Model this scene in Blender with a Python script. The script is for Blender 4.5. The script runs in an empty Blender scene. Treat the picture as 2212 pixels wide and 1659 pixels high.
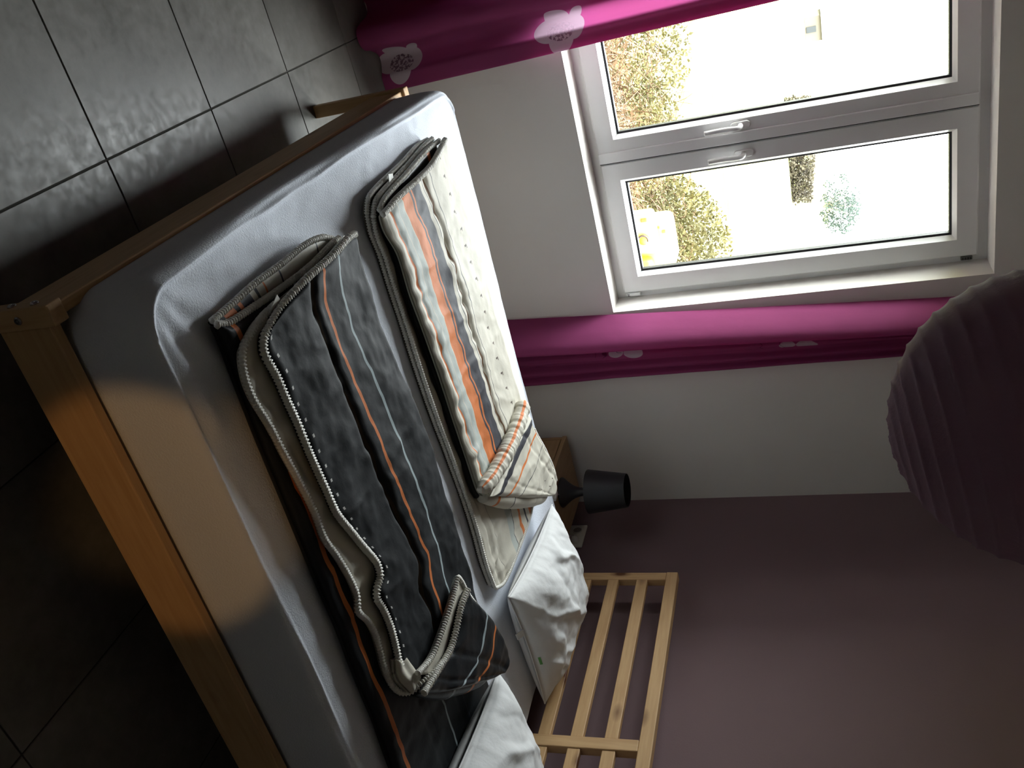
import bpy, bmesh, math, random
import numpy as np
from mathutils import Matrix, Vector
random.seed(7)
rng = np.random.default_rng(11)
PI = math.pi
scene = bpy.context.scene
COL = scene.collection

# ------------------------------------------------------------------ camera
CAM_R = ((0.23214293951871037, 0.251215189215356, 0.9396811077908851),
         (0.8533963381679927, -0.5161483704839575, -0.07283920406083974),
         (0.46671655813038554, 0.8188295233772707, -0.3342063225205025))
cam_data = bpy.data.cameras.new('camera')
cam_data.sensor_fit = 'HORIZONTAL'
cam_data.sensor_width = 36.0
cam_data.lens = 36.0 * 1894.6 / 2212.0
cam_data.clip_start = 0.02
cam_data.clip_end = 500
cam = bpy.data.objects.new('camera', cam_data)
COL.objects.link(cam)
r_, d_, f_ = (Vector(v) for v in CAM_R)
M3 = Matrix((r_, -d_, -f_)).transposed()
cam.matrix_world = Matrix.Translation((0, 0, 1.511)) @ M3.to_4x4()
scene.camera = cam

# ------------------------------------------------------------------ world, lights, exposure
world = bpy.data.worlds.new('overcast_sky')
scene.world = world
world.use_nodes = True
wn = world.node_tree.nodes
bg = wn['Background']
bg.inputs['Color'].default_value = (0.93, 0.97, 1.0, 1)
# standard overcast sky: three times brighter overhead than at the horizon
wt = world.node_tree
wtc = wn.new('ShaderNodeTexCoord'); wsep = wn.new('ShaderNodeSeparateXYZ')
wt.links.new(wtc.outputs['Generated'], wsep.inputs[0])
wmx = wn.new('ShaderNodeMath'); wmx.operation = 'MAXIMUM'; wmx.inputs[1].default_value = 0.0
wt.links.new(wsep.outputs['Z'], wmx.inputs[0])
SKY = 22.0
wma = wn.new('ShaderNodeMath'); wma.operation = 'MULTIPLY_ADD'; wma.inputs[1].default_value = SKY * 2 / 3; wma.inputs[2].default_value = SKY / 3
wt.links.new(wmx.outputs[0], wma.inputs[0]); wt.links.new(wma.outputs[0], bg.inputs['Strength'])

def light(name, kind, loc, aim, **kw):
    d = bpy.data.lights.new(name, kind)
    for k, v in kw.items():
        setattr(d, k, v)
    o = bpy.data.objects.new(name, d)
    COL.objects.link(o)
    o.location = loc
    o.rotation_euler = (Vector(aim) - Vector(loc)).to_track_quat('-Z', 'Y').to_euler()
    return o
# daylight is sampled through the window opening (a portal gives off no light itself)
portal = light('window_portal', 'AREA', (0.963, 3.62, 1.41), (0.963, 0.0, 1.41), shape='RECTANGLE', size=1.25, size_y=1.45)
portal.data.cycles.is_portal = True
# warm hall lamp behind the photographer, reaching the side of the bed
hall = light('hall_lamp', 'SPOT', (-0.45, -1.55, 1.45), (0.835, 1.08, 0.30), energy=24.0, color=(1.0, 0.55, 0.2),
             spot_size=math.radians(10.4), spot_blend=0.4, shadow_soft_size=0.012)
scene.view_settings.view_transform = 'Standard'
scene.view_settings.look = 'None'
scene.view_settings.gamma = 1.0
scene.view_settings.use_curve_mapping = False
scene.view_settings.exposure = 1.0

# ------------------------------------------------------------------ helpers: objects
ZERO = Matrix.Identity(4)
def set_label(o, label=None, cat=None, group=None, kind=None):
    if label: o['label'] = label
    if cat: o['category'] = cat
    if group: o['group'] = group
    if kind: o['kind'] = kind
    return o
def thing(name, loc, label=None, cat=None, rot=0.0, kind=None, group=None):
    o = bpy.data.objects.new(name, None)
    o.empty_display_size = 0.05
    COL.objects.link(o)
    o.matrix_world = Matrix.Translation(loc) @ Matrix.Rotation(rot, 4, 'Z')
    o['_m'] = 0
    del o['_m']
    MATS[o.name] = Matrix.Translation(loc) @ Matrix.Rotation(rot, 4, 'Z')
    return set_label(o, label, cat, group, kind)
MATS = {}
def mk(name, verts, faces, mat, parent=None, smooth=False, uv=None, frame=None, autosmooth=None):
    """one mesh object; verts in world space (or in frame); uv = per-vertex (u, v)"""
    V = np.asarray(verts, float).reshape(-1, 3)
    if frame is not None:
        A = np.array(frame)
        V = V @ A[:3, :3].T + A[:3, 3]
    if parent is not None:
        A = np.array(MATS[parent.name].inverted())
        V = V @ A[:3, :3].T + A[:3, 3]
        loc = None
    else:
        lo, hi = V.min(0), V.max(0)
        loc = np.array([(lo[0] + hi[0]) / 2, (lo[1] + hi[1]) / 2, lo[2]])
        V = V - loc
    me = bpy.data.meshes.new(name)
    me.from_pydata(V.tolist(), [], [tuple(int(i) for i in f) for f in faces])
    me.update()
    if uv is not None:
        lay = me.uv_layers.new(name='UVMap')
        li = np.empty(len(me.loops), dtype=np.int32)
        me.loops.foreach_get('vertex_index', li)
        lay.data.foreach_set('uv', np.asarray(uv, np.float32)[li].ravel())
    if smooth:
        me.polygons.foreach_set('use_smooth', [True] * len(me.polygons))
    if mat is not None:
        me.materials.append(mat)
    o = bpy.data.objects.new(name, me)
    COL.objects.link(o)
    if parent is not None:
        o.parent = parent
        MATS[o.name] = MATS[parent.name]
    else:
        o.location = loc
        MATS[o.name] = Matrix.Translation(loc)
    if autosmooth is not None:
        bm = bmesh.new(); bm.from_mesh(me)
        for e in bm.edges:
            if len(e.link_faces) == 2 and e.calc_face_angle(0) > autosmooth:
                e.smooth = False
        bm.to_mesh(me); bm.free()
        me.polygons.foreach_set('use_smooth', [True] * len(me.polygons))
    return o
def copy_piece(o, parent, delta):
    c = o.copy(); COL.objects.link(c)
    c.parent = parent
    c.location = o.location + Vector(delta)
    return c

# ------------------------------------------------------------------ helpers: geometry
class G:
    def __init__(self): self.v = []; self.f = []
    def add(self, v, f):
        n = len(self.v)
        self.v += [tuple(p) for p in v]
        self.f += [tuple(i + n for i in q) for q in f]
        return self
def box(x0, x1, y0, y1, z0, z1, bev=0.0, seg=2):
    if bev <= 0:
        v = [(x, y, z) for x in (x0, x1) for y in (y0, y1) for z in (z0, z1)]
        f = [(0, 1, 3, 2), (4, 6, 7, 5), (0, 4, 5, 1), (2, 3, 7, 6), (0, 2, 6, 4), (1, 5, 7, 3)]
        return v, f
    bm = bmesh.new()
    bmesh.ops.create_cube(bm, size=1)
    for q in bm.verts:
        q.co = Vector(((x0 + x1) / 2 + q.co.x * (x1 - x0), (y0 + y1) / 2 + q.co.y * (y1 - y0), (z0 + z1) / 2 + q.co.z * (z1 - z0)))
    bmesh.ops.bevel(bm, geom=list(bm.edges), offset=bev, segments=seg, profile=0.5, affect='EDGES')
    bm.verts.index_update()
    v = [tuple(q.co) for q in bm.verts]; f = [tuple(q.index for q in p.verts) for p in bm.faces]
    bm.free()
    return v, f
def lathe(prof, n=32, center=(0, 0, 0), cap=True):
    v = []; f = []
    for r, z in prof:
        for i in range(n):
            a = 2 * PI * i / n
            v.append((center[0] + r * math.cos(a), center[1] + r * math.sin(a), center[2] + z))
    for j in range(len(prof) - 1):
        for i in range(n):
            f.append((j * n + i, j * n + (i + 1) % n, (j + 1) * n + (i + 1) % n, (j + 1) * n + i))
    if cap:
        f.append(tuple(range(n - 1, -1, -1)))
        f.append(tuple((len(prof) - 1) * n + i for i in range(n)))
    return v, f
def tube(pts, rad, n=8, closed=False, cap=True):
    P = np.asarray(pts, float)
    m = len(P)
    R = np.full(m, rad) if np.isscalar(rad) else np.asarray(rad, float)
    T = np.gradient(P, axis=0) if not closed else (np.roll(P, -1, 0) - np.roll(P, 1, 0))
    T /= np.linalg.norm(T, axis=1)[:, None] + 1e-12
    up = np.array([0, 0, 1.0]) if abs(T[0][2]) < 0.9 else np.array([1.0, 0, 0])
    v = []; f = []
    N = np.cross(T[0], up); N /= np.linalg.norm(N)
    for i in range(m):
        N = N - T[i] * (N @ T[i]); N /= np.linalg.norm(N) + 1e-12
        B = np.cross(T[i], N)
        for k in range(n):
            a = 2 * PI * k / n
            v.append(P[i] + R[i] * (math.cos(a) * N + math.sin(a) * B))
    mm = m if closed else m - 1
    for i in range(mm):
        j = (i + 1) % m
        for k in range(n):
            f.append((i * n + k, i * n + (k + 1) % n, j * n + (k + 1) % n, j * n + k))
    if cap and not closed:
        f.append(tuple(range(n - 1, -1, -1))); f.append(tuple((m - 1) * n + k for k in range(n)))
    return v, f
def spline(pts, n):
    """Catmull-Rom resampled evenly by arc length"""
    P = np.asarray(pts, float)
    Q = np.vstack([2 * P[0] - P[1], P, 2 * P[-1] - P[-2]])
    out = []
    for i in range(1, len(Q) - 2):
        for t in np.linspace(0, 1, 16, endpoint=False):
            a, b, c, d = Q[i - 1], Q[i], Q[i + 1], Q[i + 2]
            out.append(0.5 * ((2 * b) + (-a + c) * t + (2 * a - 5 * b + 4 * c - d) * t * t + (-a + 3 * b - 3 * c + d) * t ** 3))
    out.append(P[-1]); out = np.array(out)
    s = np.concatenate([[0], np.cumsum(np.linalg.norm(np.diff(out, axis=0), axis=1))])
    q = np.linspace(0, s[-1], n)
    return np.stack([np.interp(q, s, out[:, k]) for k in range(out.shape[1])], 1)
_tab = rng.random((256, 256))
def vnoise(x, y):
    """smooth value noise, -1..1"""
    x = np.asarray(x, float); y = np.asarray(y, float)
    xi = np.floor(x).astype(int); yi = np.floor(y).astype(int)
    fx = x - xi; fy = y - yi
    fx = fx * fx * (3 - 2 * fx); fy = fy * fy * (3 - 2 * fy)
    g = lambda a, b: _tab[a % 256, b % 256]
    return 2 * ((g(xi, yi) * (1 - fx) + g(xi + 1, yi) * fx) * (1 - fy) + (g(xi, yi + 1) * (1 - fx) + g(xi + 1, yi + 1) * fx) * fy) - 1
def fbm(x, y, o=3):
    s = 0; a = 1.0
    for k in range(o):
        s = s + a * vnoise(x * 2 ** k + 17 * k, y * 2 ** k + 31 * k); a *= 0.5
    return s
def grid_faces(n, m, off=0, flip=False):
    f = []
    for i in range(n - 1):
        for j in range(m - 1):
            q = (off + i * m + j, off + (i + 1) * m + j, off + (i + 1) * m + j + 1, off + i * m + j + 1)
            f.append(q[::-1] if flip else q)
    return f

# ------------------------------------------------------------------ helpers: materials
def srgb(r, g, b):
    def c(v):
        v /= 255.0
        return v / 12.92 if v <= 0.04045 else ((v + 0.055) / 1.055) ** 2.4
    return (c(r), c(g), c(b), 1.0)
class Mat:
    def __init__(self, name, rough=0.6, color=(0.8, 0.8, 0.8, 1), spec=0.5):
        self.m = bpy.data.materials.new(name)
        self.m.use_nodes = True
        self.nt = self.m.node_tree
        self.b = self.nt.nodes['Principled BSDF']
        self.out = self.nt.nodes['Material Output']
        self.b.inputs['Roughness'].default_value = rough
        self.b.inputs['Base Color'].default_value = color
        self.b.inputs['Specular IOR Level'].default_value = spec
    def n(self, t, **kw):
        nd = self.nt.nodes.new(t)
        for k, v in kw.items():
            if k.startswith('i_'):
                nd.inputs[k[2:].replace('_', ' ')].default_value = v
            else:
                setattr(nd, k, v)
        return nd
    def l(self, a, b): self.nt.links.new(a, b)
    def math(self, op, a, b=None, c=None, clamp=False):
        nd = self.nt.nodes.new('ShaderNodeMath'); nd.operation = op; nd.use_clamp = clamp
        for i, x in enumerate((a, b, c)):
            if x is None: continue
            if isinstance(x, (int, float)): nd.inputs[i].default_value = x
            else: self.l(x, nd.inputs[i])
        return nd.outputs[0]
    def ramp(self, fac, stops, interp='LINEAR'):
        nd = self.nt.nodes.new('ShaderNodeValToRGB'); cr = nd.color_ramp; cr.interpolation = interp
        while len(cr.elements) < len(stops): cr.elements.new(0.5)
        for e, (p, c) in zip(cr.elements, sorted(stops, key=lambda q: q[0])):
            e.position = p; e.color = c if len(c) == 4 else (*c, 1)
        self.l(fac, nd.inputs[0])
        return nd.outputs[0]
    def mix(self, fac, a, b, mode='MIX'):
        nd = self.nt.nodes.new('ShaderNodeMix'); nd.data_type = 'RGBA'; nd.blend_type = mode
        for sock, x in ((nd.inputs[0], fac), (nd.inputs[6], a), (nd.inputs[7], b)):
            if isinstance(x, (int, float)): sock.default_value = x
            elif isinstance(x, tuple): sock.default_value = x
            else: self.l(x, sock)
        return nd.outputs[2]
    def coords(self, which='Object', scale=(1, 1, 1)):
        tc = self.n('ShaderNodeTexCoord'); mp = self.n('ShaderNodeMapping')
        mp.inputs['Scale'].default_value = scale
        self.l(tc.outputs[which], mp.inputs[0])
        return mp.outputs[0]
    def noise(self, vec, scale, detail=3, rough=0.5):
        nd = self.n('ShaderNodeTexNoise'); nd.inputs['Scale'].default_value = scale
        nd.inputs['Detail'].default_value = detail; nd.inputs['Roughness'].default_value = rough
        self.l(vec, nd.inputs['Vector'])
        return nd.outputs['Fac']
    def bump(self, h, strength=0.3, dist=0.01):
        nd = self.n('ShaderNodeBump'); nd.inputs['Strength'].default_value = strength; nd.inputs['Distance'].default_value = dist
        self.l(h, nd.inputs['Height']); self.l(nd.outputs[0], self.b.inputs['Normal'])
        return nd
    def col(self, c): self.l(c, self.b.inputs['Base Color'])
    def translucent(self, fac, color):
        """thin cloth or paper: part of the light passes through"""
        tr = self.n('ShaderNodeBsdfTranslucent')
        if isinstance(color, tuple): tr.inputs[0].default_value = color
        else: self.l(color, tr.inputs[0])
        mx = self.n('ShaderNodeMixShader'); mx.inputs[0].default_value = fac
        self.l(self.b.outputs[0], mx.inputs[1]); self.l(tr.outputs[0], mx.inputs[2]); self.l(mx.outputs[0], self.out.inputs[0])

def plain(name, color, rough=0.6, spec=0.5, metal=0.0, bump=0.0, bscale=200):
    m = Mat(name, rough, color, spec)
    m.b.inputs['Metallic'].default_value = metal
    if bump:
        m.bump(m.noise(m.coords('Object'), bscale, 3), bump, 0.003)
    return m.m
def pine(axis, name, tone=1.0):
    m = Mat(name, 0.5, spec=0.35)
    s = [11.0, 11.0, 11.0]; s[axis] = 0.8
    v = m.coords('Object', tuple(s))
    n1 = m.noise(v, 2.2, 4, 0.6)
    n2 = m.noise(v, 9.0, 2, 0.5)
    k = [11.0, 11.0, 11.0]; k[axis] = 5.0
    kv = m.coords('Object', tuple(k))
    vor = m.n('ShaderNodeTexVoronoi'); vor.inputs['Scale'].default_value = 0.75
    m.l(kv, vor.inputs['Vector'])
    knot = vor.outputs['Distance']
    ring = m.math('SINE', m.math('ADD', m.math('MULTIPLY', n1, 26.0), m.math('DIVIDE', 1.2, m.math('ADD', knot, 0.12))))
    g = m.math('ADD', m.math('MULTIPLY', ring, 0.08), m.math('ADD', m.math('MULTIPLY', n2, 0.5), 0.22))
    a = tuple(c * tone for c in (0.63, 0.415, 0.21)); b = tuple(c * tone for c in (0.47, 0.28, 0.125))
    base = m.ramp(g, [(0.2, b), (0.75, a)])
    kf = m.ramp(knot, [(0.07, (1, 1, 1)), (0.11, (0.5, 0.5, 0.5)), (0.19, (0, 0, 0))])
    m.col(m.mix(kf, base, (0.12, 0.045, 0.016, 1)))
    m.bump(n2, 0.12, 0.002)
    return m.m
PINE = [pine(0, 'pine_along_x'), pine(1, 'pine_along_y'), pine(2, 'pine_along_z')]

# cloth colours
CREAM = (0.57, 0.54, 0.46, 1); BLACK = (0.018, 0.02, 0.022, 1); ORANGE = (0.62, 0.19, 0.06, 1)
CHAR = (0.055, 0.055, 0.065, 1); GREYGREEN = (0.44, 0.47, 0.44, 1); PALEBLUE = (0.36, 0.43, 0.45, 1); OLIVE = (0.30, 0.28, 0.2, 1)
def stripe_cloth(name, stops, rough=0.75, wob=0.012, dots=None, sheen=0.0, scale=1.0):
    """woven cloth striped along its length: uv.x runs across, uv.y along in metres"""
    m = Mat(name, rough, spec=0.16)
    uv = m.n('ShaderNodeTexCoord').outputs['UV']
    sep = m.n('ShaderNodeSeparateXYZ'); m.l(uv, sep.inputs[0])
    nz = m.n('ShaderNodeTexNoise'); nz.inputs['Scale'].default_value = 9.0; nz.inputs['Detail'].default_value = 2.0
    cv = m.n('ShaderNodeCombineXYZ'); m.l(m.math('MULTIPLY', sep.outputs[0], 0.35), cv.inputs[0]); m.l(sep.outputs[1], cv.inputs[1])
    m.l(cv.outputs[0], nz.inputs['Vector'])
    x = m.math('ADD', sep.outputs[0], m.math('MULTIPLY', m.math('SUBTRACT', nz.outputs['Fac'], 0.5), wob * 4))
    col = m.ramp(x, stops, 'CONSTANT')
    if dots:
        for (t0, half, spacing, length, c) in dots:
            dx = m.math('LESS_THAN', m.math('ABSOLUTE', m.math('SUBTRACT', sep.outputs[0], t0)), half)
            fr = m.math('FRACT', m.math('DIVIDE', sep.outputs[1], spacing))
            dy = m.math('LESS_THAN', fr, length / spacing)
            col = m.mix(m.math('MULTIPLY', dx, dy), col, c)
    m.col(col)
    w = m.noise(m.coords('Object'), 26, 4, 0.6)
    w2 = m.noise(m.coords('Object'), 420, 2)
    m.bump(m.math('ADD', w, m.math('MULTIPLY', w2, 0.05)), 0.13, 0.010)
    m.b.inputs['Sheen Weight'].default_value = sheen
    return m.m

# ================================================================== SETTING
X0, X1, Y0, Y1, HT = -1.9, 2.56, -2.2, 3.285, 2.5
WX0, WX1, WZ0, WZ1 = 0.36, 1.565, 0.70, 2.127          # window opening
def wall_mat(name, color, rough=0.85):
    m = Mat(name, rough, spec=0.2)
    c = m.coords('Object')
    n = m.noise(c, 3.0, 3)
    m.col(m.mix(m.ramp(n, [(0.3, (0, 0, 0)), (0.7, (1, 1, 1))]), tuple(v * 0.96 for v in color[:3]) + (1,), color))
    m.bump(m.noise(c, 160, 3), 0.12, 0.003)
    return m.m
WHITE_WALL = wall_mat('white_wall_paint', (0.72, 0.69, 0.65, 1))
MAUVE_WALL = wall_mat('mauve_wall_paint', (0.205, 0.14, 0.147, 1))
g = G()
g.add(*box(X0 - .2, WX0, Y1, Y1 + .33, -.1, HT)); g.add(*box(WX1, X1 + .2, Y1, Y1 + .33, -.1, HT))
g.add(*box(WX0, WX1, Y1, Y1 + .33, -.1, WZ0)); g.add(*box(WX0, WX1, Y1, Y1 + .33, WZ1, HT))
set_label(mk('wall_left', g.v, g.f, WHITE_WALL), 'white painted wall around the window', 'wall', kind='structure')
set_label(mk('wall_right', *box(X1, X1 + .2, Y0, Y1, -.1, HT), MAUVE_WALL), 'mauve painted wall behind the headboard', 'wall', kind='structure')
set_label(mk('wall_back', *box(X0 - .2, X1 + .2, Y0 - .2, Y0, -.1, HT), WHITE_WALL), 'white wall behind the photographer', 'wall', kind='structure')
set_label(mk('wall_front', *box(X0 - .2, X0, Y0, Y1, -.1, HT), MAUVE_WALL), 'mauve wall beyond the foot of the bed', 'wall', kind='structure')
set_label(mk('ceiling', *box(X0 - .2, X1 + .2, Y0 - .2, Y1 + .33, HT, HT + .15), WHITE_WALL), 'white ceiling over the bedroom', 'ceiling', kind='structure')

# floor: slab of grout with a tile for every cell
grout = plain('floor_grout', srgb(58, 56, 50), 0.9, bump=0.2)
floor = set_label(mk('floor', *box(X0, X1, Y0, Y1, -0.1, -0.0025), grout), 'dark grey tiled floor', 'floor', kind='structure')
tm = Mat('grey_stone_tile', 0.42, spec=0.45)
oi = tm.n('ShaderNodeObjectInfo')
vc = tm.n('ShaderNodeVectorMath'); vc.operation = 'ADD'
gx = tm.n('ShaderNodeNewGeometry')
tm.l(gx.outputs['Position'], vc.inputs[0]); tm.l(oi.outputs['Random'], vc.inputs[1])
n1 = tm.noise(vc.outputs[0], 4.0, 6, 0.6); n2 = tm.noise(vc.outputs[0], 40.0, 4, 0.6)
mixn = tm.math('ADD', tm.math('MULTIPLY', n1, 0.75), tm.math('MULTIPLY', n2, 0.25))
tm.col(tm.ramp(mixn, [(0.33, srgb(90, 89, 83)), (0.52, srgb(114, 112, 106)), (0.7, srgb(132, 130, 125))]))
tm.l(tm.ramp(n2, [(0.3, (0.34, 0.34, 0.34)), (0.7, (0.52, 0.52, 0.52))]), tm.b.inputs['Roughness'])
tm.bump(mixn, 0.15, 0.004)
TILE = 0.45; GX = 0.285; GY = 1.682
tile_cache = {}
for i in range(int((X0 - GX) // TILE), int((X1 - GX) // TILE) + 1):
    for j in range(int((Y0 - GY) // TILE), int((Y1 - GY) // TILE) + 1):
        a0, a1 = max(X0, GX + i * TILE + .002), min(X1, GX + (i + 1) * TILE - .002)
        b0, b1 = max(Y0, GY + j * TILE + .002), min(Y1, GY + (j + 1) * TILE - .002)
        if a1 - a0 < 0.01 or b1 - b0 < 0.01: continue
        key = (round(a1 - a0, 4), round(b1 - b0, 4))
        if key not in tile_cache:
            o = mk('tile', *box(a0, a1, b0, b1, -0.009, 0.0, 0.0012, 1), tm.m, floor)
            tile_cache[key] = (o, a0, b0)
        else:
            s, sa, sb = tile_cache[key]
            copy_piece(s, floor, (a0 - sa, b0 - sb, 0))

# ------------------------------------------------------------------ window
PVC = plain('white_window_plastic', (0.80, 0.80, 0.80, 1), 0.28, 0.5)
RUBBER = plain('black_gasket', (0.012, 0.012, 0.014, 1), 0.6)
gm = Mat('window_glass', 0.0)
gl = gm.n('ShaderNodeBsdfGlossy'); gl.inputs['Roughness'].default_value = 0.0
tr = gm.n('ShaderNodeBsdfTransparent'); tr.inputs[0].default_value = (0.97, 0.985, 0.975, 1)
fr = gm.n('ShaderNodeLayerWeight'); fr.inputs['Blend'].default_value = 0.5
frf = gm.math('MULTIPLY_ADD', gm.math('POWER', fr.outputs['Facing'], 5.0), 0.5, 0.03)
mx = gm.n('ShaderNodeMixShader')
gm.l(frf, mx.inputs[0]); gm.l(tr.outputs[0], mx.inputs[1]); gm.l(gl.outputs[0], mx.inputs[2]); gm.l(mx.outputs[0], gm.out.inputs[0])
GLASS = gm.m
win = thing('window_1', ((WX0 + WX1) / 2, Y1 + .15, WZ0), 'white double window with two inward opening sashes', 'window', kind='structure')
def ring(x0, x1, z0, z1, prof):
    """mitred frame; prof = closed list of (inset from outer edge, y)"""
    v = []; f = []
    n = len(prof)
    for cx, cz, sx, sz in ((x0, z0, 1, 1), (x1, z0, -1, 1), (x1, z1, -1, -1), (x0, z1, 1, -1)):
        for ins, y in prof:
            v.append((cx + sx * ins, y, cz + sz * ins))
    for c in range(4):
        d = (c + 1) % 4
        for k in range(n):
            f.append((c * n + k, d * n + k, d * n + (k + 1) % n, c * n + (k + 1) % n))
    return v, f
FY = 3.425
mk('window_frame', *ring(WX0, WX1, WZ0, WZ1, [(0, FY), (.035, FY), (.035, FY + .02), (.055, FY + .02), (.055, FY + .07), (0, FY + .07)]), PVC, win)
def sash(x0, x1, z0, z1, name='sash'):
    y = FY - .018
    s = mk(name, *ring(x0, x1, z0, z1, [(.002, y + .004), (.006, y), (.072, y), (.0735, y + .003), (.086, y + .022), (.086, y + .06), (.0, y + .06), (.0, y + .006)]), PVC, win, autosmooth=0.5)
    mk('gasket', *ring(x0 + .085, x1 - .085, z0 + .085, z1 - .085, [(-.001, y + .0215), (.009, y + .0265), (.009, y + .05), (-.001, y + .05)]), RUBBER, s)
    mk('pane', *box(x0 + .0865, x1 - .0865, y + .034, y + .038, z0 + .0865, z1 - .0865), GLASS, s)
    return s, y
SL, sy = sash(.385, .952, .732, 2.093)
SR, sy = sash(.972, 1.540, .732, 2.093)
mk('mullion', *box(.940, .985, FY + .022, FY + .068, WZ0 + .056, WZ1 - .056), PVC, win)
mk('joint_shade_strip', *box(.9686, .9718, sy - .003, sy + .05, .736, 2.089), RUBBER, SL)  # black strip standing in for the shade in the gap between the sashes
mk('astragal', *box(.926, .9685, sy - .010, sy - .0005, .735, 2.09, .004, 2), PVC, SL)
def handle(cx, parent):
    y = sy
    z = 1.288
    g = G()
    v, f = lathe([(.0001, 0), (.0145, 0), (.0145, .006), (.0125, .0085), (.0001, .0085)], 20)
    g2 = G(); g2.add(v, f)
    P = []
    for (a, b, c) in g2.v:      # stretch the disc into a stadium plate facing the room
        P.append((cx + a, y - c, z + b + (.022 if b > 0 else -.022)))
    h = mk('handle', P, g2.f, PVC, parent, autosmooth=0.6)
    pts = spline([(cx, y - .006, z), (cx, y - .03, z), (cx + .0005, y - .045, z - .008), (cx, y - .0475, z - .03), (cx, y - .043, z - .07), (cx, y - .046, z - .105), (cx, y - .05, z - .13)], 26)
    v, f = tube(pts, np.interp(np.linspace(0, 1, 26), [0, .3, .42, 1], [.0095, .0095, .0105, .0095]), 12)
    V = np.array(v)
    mk('lever', V, f, PVC, h, smooth=True)
handle(.903, SL); handle(1.012, SR)
# hinge cover with a small printed mark, and the vent grille at the top
DARKINK = plain('black_ink', (0.01, 0.01, 0.012, 1), 0.7)
GREYP = plain('grey_plastic', (0.12, 0.12, 0.11, 1), 0.5)
hc = mk('hinge_cover', *box(1.541, 1.553, sy - .006, sy + .012, .742, .802, .002, 1), PVC, win)
g = G()
for (a, b) in (((0, 0), (0, .011)), ((0, .011), (.007, .004)), ((.007, .004), (.007, .013))):
    x0, z0 = 1.5435 + a[0], .745 + a[1]; x1, z1 = 1.5435 + b[0], .745 + b[1]
    dx, dz = x1 - x0, z1 - z0; L = math.hypot(dx, dz); nx, nz = -dz / L * .0009, dx / L * .0009
    q = [(x0 + nx, z0 + nz), (x1 + nx, z1 + nz), (x1 - nx, z1 - nz), (x0 - nx, z0 - nz)]
    vv = [(p[0], sy - .0062, p[1]) for p in q] + [(p[0], sy - .0068, p[1]) for p in q]
    g.add(vv, [(0, 1, 2, 3), (7, 6, 5, 4), (0, 4, 5, 1), (1, 5, 6, 2), (2, 6, 7, 3), (3, 7, 4, 0)])
mk('printed_mark', g.v, g.f, DARKINK, hc)
vg = mk('vent_grille', *box(1.541, 1.554, sy - .002, sy + .01, 2.035, 2.075, .001, 1), GREYP, win)
for k in range(4):
    mk('grille_slot', *box(1.5425, 1.5525, sy - .0032, sy - .0018, 2.039 + k * .009, 2.044 + k * .009), RUBBER, vg)

# ------------------------------------------------------------------ outdoors
def leaf_mat(name, c1, c2, tr=0.25):
    m = Mat(name, 0.7, spec=0.2)
    oi = m.noise(m.coords('Object'), 3.5, 3)
    c = m.ramp(oi, [(0.35, c1), (0.65, c2)])
    m.col(c); m.translucent(tr, c)
    return m.m
gmat = Mat('meadow_grass', 0.9, spec=0.1)
gc = gmat.coords('Object')
gn = gmat.noise(gc, 1.3, 6, 0.65)
meadow = gmat.ramp(gn, [(0.34, (0.085, 0.105, 0.010)), (0.46, (0.14, 0.15, 0.03)), (0.56, (0.2, 0.2, 0.10)), (0.7, (0.24, 0.23, 0.16))])
soil = gmat.ramp(gmat.noise(gc, 14, 4, 0.6), [(0.35, (0.018, 0.012, 0.006)), (0.65, (0.05, 0.032, 0.014))])
gsep = gmat.n('ShaderNodeSeparateXYZ'); gpos = gmat.n('ShaderNodeNewGeometry'); gmat.l(gpos.outputs['Position'], gsep.inputs[0])
edge_ = gmat.math('ADD', gsep.outputs[1], gmat.math('MULTIPLY', gn, 1.6))
gmat.col(gmat.mix(gmat.ramp(gmat.math('DIVIDE', edge_, 20.0), [(0.43, (0, 0, 0)), (0.475, (1, 1, 1))]), soil, meadow))
def gz(x, y): return -0.12 + np.where(y > 9, (y - 9) * 0.036, 0.0)
ys = np.concatenate([np.linspace(3.62, 12, 12), np.linspace(14, 110, 25)]); xs = np.linspace(-70, 90, 41)
V = []
for y in ys:
    for x in xs: V.append((x, y, float(gz(x, y)) + 0.04 * float(vnoise(x * .7, y * .7))))
set_label(mk('ground', V, grid_faces(len(ys), len(xs), 0, True), gmat.m, smooth=True), 'bright meadow outside the window', 'ground', kind='structure')

def twigs(n, cx, cy, rx, ry, h, base, rad=(.0030, .0065), lean=0.9, seed=1):
    r = np.random.default_rng(seed); g = G()
    for i in range(n):
        a = r.uniform(0, 2 * PI); q = math.sqrt(r.uniform(0, 1))
        x = cx + rx * q * math.cos(a); y = cy + ry * q * math.sin(a)
        z = base + r.uniform(0, 0.6) * h
        L = r.uniform(.2, .75) * h
        d = np.array([r.normal(0, lean), r.normal(0, lean), r.uniform(.1, 1.0)]); d /= np.linalg.norm(d)
        bend = np.array([r.normal(0, .3), r.normal(0, .3), -r.uniform(0, .5)])
        ts = np.linspace(0, 1, 5)
        P = np.array([x, y, z]) + L * (ts[:, None] * d + (ts ** 2)[:, None] * bend)
        P[:, 2] = np.maximum(P[:, 2], base)
        R = r.uniform(*rad)
        v, f = tube(P, np.linspace(R, R * .35, 5), 3, cap=False)
        g.add(v, f)
    return g
def leaves(n, fn, size, seed=1):
    r = np.random.default_rng(seed); v = []; f = []
    for i in range(n):
        p = np.array(fn(r)); s = size * r.uniform(.5, 1.2)
        a = r.normal(0, 1, 3); a /= np.linalg.norm(a); b = np.cross(a, r.normal(0, 1, 3)); b /= np.linalg.norm(b)
        k = len(v)
        v += [p - a * s, p + b * s * .5, p + a * s, p - b * s * .5]
        f.append((k, k + 1, k + 2, k + 3))
    return v, f
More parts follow.
